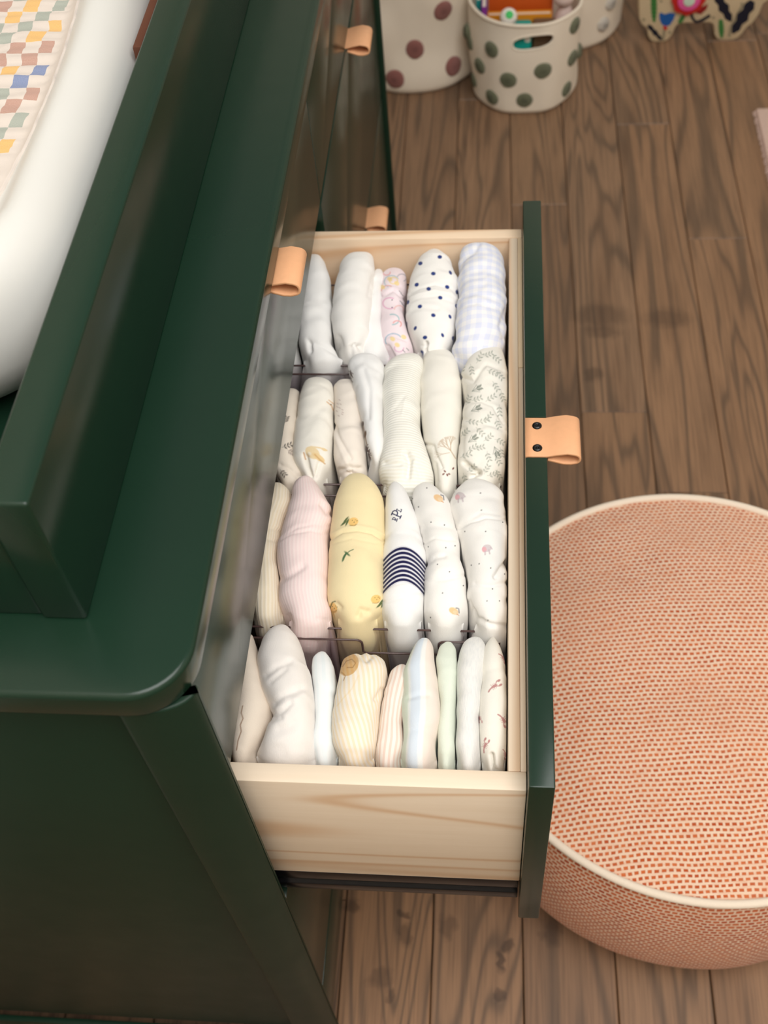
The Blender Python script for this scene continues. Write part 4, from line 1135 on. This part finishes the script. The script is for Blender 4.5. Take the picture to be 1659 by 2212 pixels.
class Basket:
    def __init__(s, cx, cy, r0, r1, h, seed, wob):
        s.cx, s.cy, s.r0, s.r1, s.h, s.seed, s.wob = cx, cy, r0, r1, h, seed, wob

    def R(s, th, z):
        q = np.stack([np.cos(th) * 2.2, np.sin(th) * 2.2, np.asarray(z) * 9 + 0 * th], -1)
        t = np.asarray(z) / s.h
        foot = np.clip(1 - np.asarray(z) / 0.012, 0, 1) ** 2 * 0.008
        return s.r0 + (s.r1 - s.r0) * t + s.wob * vnoise(q, s.seed) * (0.35 + 0.65 * np.sin(np.pi * np.clip(t, 0, 1)) ** .5) - foot

    def P(s, th, z, off=0.0):
        r = s.R(th, z) + off
        return np.stack([s.cx + r * np.cos(th), s.cy + r * np.sin(th), np.asarray(z) + 0 * th], -1)

    def hit(s, px, py):
        d = ray(np.array(float(px)), np.array(float(py))); best = None
        for t in np.linspace(.5, 3.2, 4000):
            p = CAM + t * d / np.linalg.norm(d); dx, dy = p[0] - s.cx, p[1] - s.cy; th = math.atan2(dy, dx)
            if math.hypot(dx, dy) < float(s.R(np.array(th), np.array(p[2]))) and p[2] > -.02: return th, p[2]
        return None

    def build(s, name, label, mat, slot=None):
        nt, nz = 200, 56
        o = thing(name, (s.cx, s.cy, 0), label, 'basket')
        th = np.linspace(0, 2 * np.pi, nt, endpoint=False); zs = np.linspace(0.0015, s.h, nz)
        TH, ZZ = np.meshgrid(th, zs)
        V = s.P(TH, ZZ).reshape(-1, 3); F = grid_faces(nz, nt, True)
        Vi = s.P(TH, ZZ, -.0035).reshape(-1, 3)
        if slot is not None:
            t0, z0, a, b, tilt = slot
            thc = TH.reshape(-1); zc = ZZ.reshape(-1)
            fx = ((thc[F].mean(1) - t0 + np.pi) % (2 * np.pi) - np.pi) * s.r0; wrap = np.abs(thc[F].max(1) - thc[F].min(1)) > 1
            fz = zc[F].mean(1) - z0 - tilt * fx
            keep = ~((((np.abs(fx) / a) ** 2.6 + (np.abs(fz) / b) ** 2.6) < 1) & ~wrap); F = F[keep]
        n = len(V)
        FF = np.concatenate([F, F[:, ::-1] + n])
        obj('body', np.concatenate([V, Vi]), FF, mat, o, smooth=True)
        tube('rim', [p for p in s.P(np.linspace(0, 2 * np.pi, 120, endpoint=False), np.full(120, s.h), -.0018)], 0.0036, mat, o, 8, True)
        base = s.P(th, np.full(nt, .0015), -.002); obj('base', base, [list(range(nt))], mat, o)
        if slot is not None:
            e = np.linspace(0, 2 * np.pi, 60, endpoint=False)
            fx = a * np.sign(np.cos(e)) * np.abs(np.cos(e)) ** .77; fz = b * np.sign(np.sin(e)) * np.abs(np.sin(e)) ** .77
            tube('slot_binding', [p for p in s.P(t0 + fx / s.r0, z0 + fz + tilt * fx, -.001)], 0.0024, mat, o, 6, True)
        return o

    def dot(s, parent, px, py, r, mat, dome=0.004, name='felt_dot', th=None, z=None):
        if th is None:
            q = s.hit(px, py)
            if q is None: return
            th, z = q
        n, m = 28, 7; V = []
        for i in range(m + 1):
            k = i / m
            for j in range(n):
                a = 2 * math.pi * j / n; rr = r * k * (1 + .012 * math.sin(5 * a + px) + .018 * math.sin(13 * a + py))
                h = dome * max(0, 1 - k ** 3) ** .6 * (1 + .25 * math.sin(11 * a + 7 * k)) + .0006
                V.append(s.P(np.array(th + rr * math.cos(a) / s.r0), np.array(z + rr * math.sin(a)), h))
        for j in range(n):
            a = 2 * math.pi * j / n; V.append(s.P(np.array(th + r * 1.01 * math.cos(a) / s.r0), np.array(z + r * 1.01 * math.sin(a)), -.001))
        obj(name, np.array(V), grid_faces(m + 2, n, True), mat, parent, smooth=True)


bg = Basket(0.055, 2.196, 0.110, 0.113, 0.198, 5, 0.006)
t0, z0 = bg.hit(1151, 92)
bo = bg.build('storage_basket', 'cream canvas basket with olive green felt dots and a handle slot, full of books', m_canvas, (t0, z0, 0.040, 0.0145, 0.12))
for px, py, r in ((1061, 107, .0165), (1036, 142, .0165), (1098, 173, .0170), (1173, 153, .0175), (1237, 125, .0165), (1242, 55, .0165), (1062, 210, .0165), (1133, 216, .0170), (1224, 192, .0165), (1024, 172, .015), (1016, 92, .015)):
    bg.dot(bo, px, py, r, m_felt_g)
bg.dot(bo, 1, 2, .0165, m_felt_g, .009, 'felt_dot', th=-0.02, z=0.080)
bg.dot(bo, 3, 1, .0165, m_felt_g, .009, 'felt_dot', th=math.pi + .12, z=0.135)
bl = Basket(-0.190, 2.337, 0.166, 0.158, 0.34, 9, 0.014)
lo = bl.build('storage_basket', 'large cream canvas basket with mauve felt dots behind the dresser end', m_canvas2)
for px, py, r in ((957, 23, .021), (896, 106, .0205), (980, 143, .0205), (853, 171, .0205)):
    bl.dot(lo, px, py, r, m_felt_m)
br_ = Basket(0.138, 2.448, 0.134, 0.130, 0.28, 14, 0.010)
ro = br_.build('storage_basket', 'cream canvas basket with white pompoms behind the olive dotted basket', m_canvas2)
for px, py in ((1302, 52), (1318, 6)):
    br_.dot(ro, px, py, .016, m_felt_w, .008, 'pompom')
for th, z in ((-0.25, .13), (-0.05, .17), (-0.12, .09), (0.1, .21)):
    br_.dot(ro, 5, 3, .016, m_felt_w, .014, 'pompom', th=th, z=z)


def paint(name, c, rough=.5): return mat_simple(name, lin(c), rough, .4, 80, .03, .05)


m_pages = paint('book_pages', (232, 224, 206), .8)


def book(label, c, x0, x1, y0, y1, z0, z1):
    """standing book: two covers, a spine and a page block"""
    b = thing('book', ((x0 + x1) / 2, (y0 + y1) / 2, z0), label, 'book', 'books in the dotted basket')
    m = paint('cover_' + label.split()[0], c)
    t = .0022
    if x1 - x0 > y1 - y0:
        box('cover', x0, x1, y0, y0 + t, z0, z1, m, b, .0006); box('cover', x0, x1, y1 - t, y1, z0, z1, m, b, .0006)
        box('spine', x0, x0 + t, y0 + t, y1 - t, z0, z1, m, b, .0004); box('pages', x0 + t, x1 - .003, y0 + t, y1 - t, z0 + .003, z1 - .003, m_pages, b, .0004)
    else:
        box('cover', x0, x0 + t, y0, y1, z0, z1, m, b, .0006); box('cover', x1 - t, x1, y0, y1, z0, z1, m, b, .0006)
        box('spine', x0 + t, x1 - t, y0, y0 + t, z0, z1, m, b, .0004); box('pages', x0 + t, x1 - t, y0 + t, y1 - .003, z0 + .003, z1 - .003, m_pages, b, .0004)
    return b


ZBK = 0.004
book('orange hardback standing tall in the olive dotted basket', (196, 84, 20), -0.020, 0.108, 2.178, 2.196, ZBK, 0.262)
book('amber hardback in front of the orange book in the dotted basket', (216, 140, 28), -0.022, 0.106, 2.150, 2.166, ZBK, 0.186)
book('purple slim book standing at the left of the orange book', (126, 44, 140), -0.0335, -0.0225, 2.135, 2.228, ZBK, 0.212)
book('teal slim book at the left edge of the dotted basket', (30, 140, 136), -0.0450, -0.0345, 2.172, 2.220, ZBK, 0.206)


def blob(name, label, cat, c, cen, rad, col, patches=(), n=28):
    V = []; m = 18
    for i in range(m + 1):
        t = math.pi * i / m
        for j in range(n):
            a = 2 * math.pi * j / n
            V.append((cen[0] + rad[0] * math.sin(t) * math.cos(a), cen[1] + rad[1] * math.sin(t) * math.sin(a), cen[2] + rad[2] * math.cos(t)))
    return V, grid_faces(m + 1, n, True)


def cap(name, cen, r, dirv, ang, mat, parent, lift=.0006):
    """a printed round patch on a ball"""
    d = Vector(dirv).normalized(); u = d.cross(Vector((0, 0, 1))); u.normalize(); w = d.cross(u); V = []; n, m = 18, 4
    for i in range(m + 1):
        a = math.radians(ang) * i / m
        for j in range(n):
            b = 2 * math.pi * j / n; q = d * math.cos(a) + (u * math.cos(b) + w * math.sin(b)) * math.sin(a); V.append(Vector(cen) + q * (r + lift))
    obj(name, [v[:] for v in V], grid_faces(m + 1, n, True), mat, parent, smooth=True)


m_tealtoy = paint('teal_toy', (22, 160, 148)); m_whitetoy = paint('white_toy', (236, 232, 224)); m_blacktoy = paint('black_toy', (22, 22, 26)); m_greentoy = paint('green_toy', (60, 190, 96)); m_browntoy = paint('brown_toy', (112, 84, 60), .8)
# soft block seen through the slot
tb = thing('toy_block', (0.045, 2.118, ZBK), 'teal toy block with black and white spots seen through the basket slot', 'toy')
box('block', 0.018, 0.066, 2.100, 2.138, ZBK, 0.184, m_tealtoy, tb, .006, 3)
for x, z, r, m in ((.034, .174, .008, m_whitetoy), (.043, .168, .007, m_blacktoy), (.058, .162, .006, m_whitetoy), (.028, .163, .006, m_blacktoy), (.052, .176, .004, m_blacktoy)):
    obj('spot', [(x + r * math.cos(a), 2.0994, z + r * math.sin(a)) for a in np.linspace(0, 2 * np.pi, 20, endpoint=False)] + [(x + r * math.cos(a), 2.1004, z + r * math.sin(a)) for a in np.linspace(0, 2 * np.pi, 20, endpoint=False)],
        grid_faces(2, 20, True).tolist() + [list(range(20))], m, tb)
bb = thing('toy_block', (0.092, 2.13, ZBK), 'brown spotted toy block at the right of the basket slot', 'toy')
box('block', 0.0685, 0.112, 2.112, 2.146, ZBK, 0.182, m_browntoy, bb, .005, 3)
for x, z in ((.078, .174), (.092, .176), (.104, .172)):
    obj('spot', [(x + .004 * math.cos(a), 2.1114, z + .006 * math.sin(a)) for a in np.linspace(0, 2 * np.pi, 16, endpoint=False)], [list(range(16))], m_blacktoy, bb)
ball = thing('toy_ball', (0.020, 2.116, 0.1842), 'white toy ball with a green patch resting in the dotted basket', 'ball')
V, F = blob('', '', '', None, (0.020, 2.116, 0.2012), (.017, .017, .017), None); obj('ball', V, F, m_whitetoy, ball, smooth=True)
cap('patch', (0.020, 2.116, 0.2012), .017, (0.1, -.8, .75), 26, m_greentoy, ball)
pl = thing('plush_toy', (0.132, 2.172, ZBK), 'pale pink plush toy poking out at the right of the dotted basket', 'plush toy')
m_plush = mat_simple('pink_plush', lin((230, 206, 198)), .95, .1, 300, .5, .08)
V, F = blob('', '', '', None, (0.132, 2.176, 0.100), (.026, .026, .096), None); obj('body', V, F, m_plush, pl, smooth=True)
V, F = blob('', '', '', None, (0.128, 2.170, 0.212), (.022, .020, .021), None); obj('head', V, F, m_plush, pl, smooth=True)

# ------------------------------------------------------------------ wooden animal toy
m_birch = mat_simple('birch_ply', lin((206, 186, 152)), .55, .4, 60, .08, .06)
toy = thing('wooden_animal_toy', (0.43, 2.375, 0), 'birch wooden animal toy painted with folk flowers standing on the floor', 'toy')
OUT = [(.300, .172), (.297, .135), (.298, .10), (.303, .056), (.310, .042), (.322, .034), (.327, .015), (.334, .004), (.343, .0005), (.362, .0005), (.372, .005), (.379, .018), (.383, .034), (.389, .041), (.396, .043), (.452, .043),
       (.460, .040), (.465, .034), (.469, .014), (.476, .004), (.485, .0005), (.510, .0005), (.520, .004), (.528, .014), (.534, .028), (.546, .040), (.555, .058), (.560, .082), (.572, .092), (.578, .104), (.578, .165), (.560, .19), (.33, .19)]
bm_obj('body', prism_bm(OUT[::-1], 'y', 2.350, 2.400, .003, 2), m_birch, toy, angle=40)


def decal(name, pts, mat, y=2.3494, t=.0008):
    q = [on_y(np.array(float(a)), np.array(float(b)), 2.35) for a, b in pts]
    P = [(p[0], p[2]) for p in q]
    bm = prism_bm(P, 'y', y, y + t); return bm_obj(name, bm, mat, toy)


def serrated(x0, y0, x1, y1, w, k=6):
    L, Rr = [], []; dx, dy = x1 - x0, y1 - y0; ln = math.hypot(dx, dy); nx, ny = -dy / ln, dx / ln
    for i in range(k * 2 + 1):
        t = i / (k * 2); ww = w * (math.sin(math.pi * min(1, .12 + t * .86)) ** .5) * (1 if i % 2 else .62)
        L.append((x0 + dx * t + nx * ww, y0 + dy * t + ny * ww)); Rr.append((x0 + dx * t - nx * ww, y0 + dy * t - ny * ww))
    return L + Rr[::-1]


def strip(pts, w):
    L, Rr = [], []; n = len(pts)
    for i in range(n):
        a = pts[max(0, i - 1)]; b = pts[min(n - 1, i + 1)]; dx, dy = b[0] - a[0], b[1] - a[1]; ln = math.hypot(dx, dy)
        L.append((pts[i][0] - dy / ln * w, pts[i][1] + dx / ln * w)); Rr.append((pts[i][0] + dy / ln * w, pts[i][1] - dx / ln * w))
    return L + Rr[::-1]


mt = {k: paint('folk_' + k, c) for k, c in dict(green=(58, 118, 56), blue=(28, 88, 160), navy=(16, 20, 38), red=(196, 40, 36), pink=(232, 92, 160), grey=(150, 138, 112), maroon=(140, 28, 26), mint=(206, 226, 206)).items()}
decal('painted_leaf', serrated(1412, -20, 1413, 48, 8, 8), mt['green'])
decal('painted_leaf', serrated(1467, 50, 1479, 30, 6, 3), mt['green'])
decal('painted_leaf', serrated(1557, 42, 1559, 82, 7, 6), mt['green'])
decal('painted_flower', [(1424, 30), (1428, 27), (1436, 31), (1448, 27), (1459, 30), (1455, 42), (1447, 54), (1437, 57), (1429, 52), (1425, 42)], mt['blue'])
decal('painted_stem', strip([(1437, 58), (1434, 72), (1432, 86)], 3), mt['grey'])
decal('painted_stem', strip([(1439, 57), (1435, 63)], 4.5), mt['red'], y=2.3490)
decal('painted_leaf', serrated(1400, 54, 1430, 87, 6, 3), mt['navy'])
decal('painted_leaf', serrated(1548, -12, 1579, 46, 13, 3), mt['navy'])
decal('painted_leaf', serrated(1626, 2, 1582, 72, 14, 3), mt['navy'])
decal('painted_stem', strip([(1575, 80), (1578, 60), (1590, 36), (1605, 10)], 3), mt['grey'], y=2.3497)
decal('painted_stem', strip([(1493, 30), (1496, 40), (1504, 48), (1516, 44), (1534, 33)], 3.2), mt['navy'])
decal('painted_petal', [(1504, 28), (1510, 18), (1530, 8), (1526, 20), (1514, 31)], mt['maroon'])
for a, b in ((1391, 42), (1447, 70), (1541, 38), (1603, 8), (1428, 2)):
    decal('painted_dot', [(a + 3.4 * math.cos(t), b + 3 * math.sin(t)) for t in np.linspace(0, 2 * np.pi, 12, endpoint=False)], mt['grey'])
kc = on_y(np.array(1488.), np.array(-3.), 2.345)
for r, d, k in ((.0345, .010, 'red'), (.0235, .0135, 'pink'), (.012, .016, 'mint')):
    bm = prism_bm([(kc[0] + r * math.cos(t) * (1 + .05 * math.cos(8 * t) * (k == 'red')), kc[2] + r * math.sin(t) * (1 + .05 * math.cos(8 * t) * (k == 'red'))) for t in np.linspace(0, 2 * np.pi, 48, endpoint=False)], 'y', 2.3499 - d, 2.3499 if k == 'red' else 2.3499 - .0098, .0015, 2)
    bm_obj('turning_knob', bm, mt[k], toy, angle=40)

# ------------------------------------------------------------------ rug
m_rug = mat_simple('pale_pink_rug', lin((226, 196, 182)), .95, .1, 160, .7, .08, sheen=.1, dist=.002)
rug = thing('rug', (0.9, 1.64, 0), 'pale pink rug with a fringed edge at the right', 'rug')
box('rug_body', 0.5245, 1.30, 1.20, 2.080, 0.0003, 0.011, m_rug, rug, .003, 2)
V, F = [], []
random.seed(3)
for i in range(150):
    y = 1.205 + i * .00585; b = len(V); l = random.uniform(.004, .007); dy = random.uniform(-.001, .001)
    for x, z, yy in ((.5250, .006, 0), (.5250 - l, .0012, dy)):
        V += [(x, y + yy - .0016, z), (x, y + yy + .0016, z), (x, y + yy, z + .0022)]
    F += [(b, b + 1, b + 4, b + 3), (b + 1, b + 2, b + 5, b + 4), (b + 2, b, b + 3, b + 5), (b + 3, b + 4, b + 5)]
tag(obj('fringe', V, F, m_rug, rug), kind='stuff')
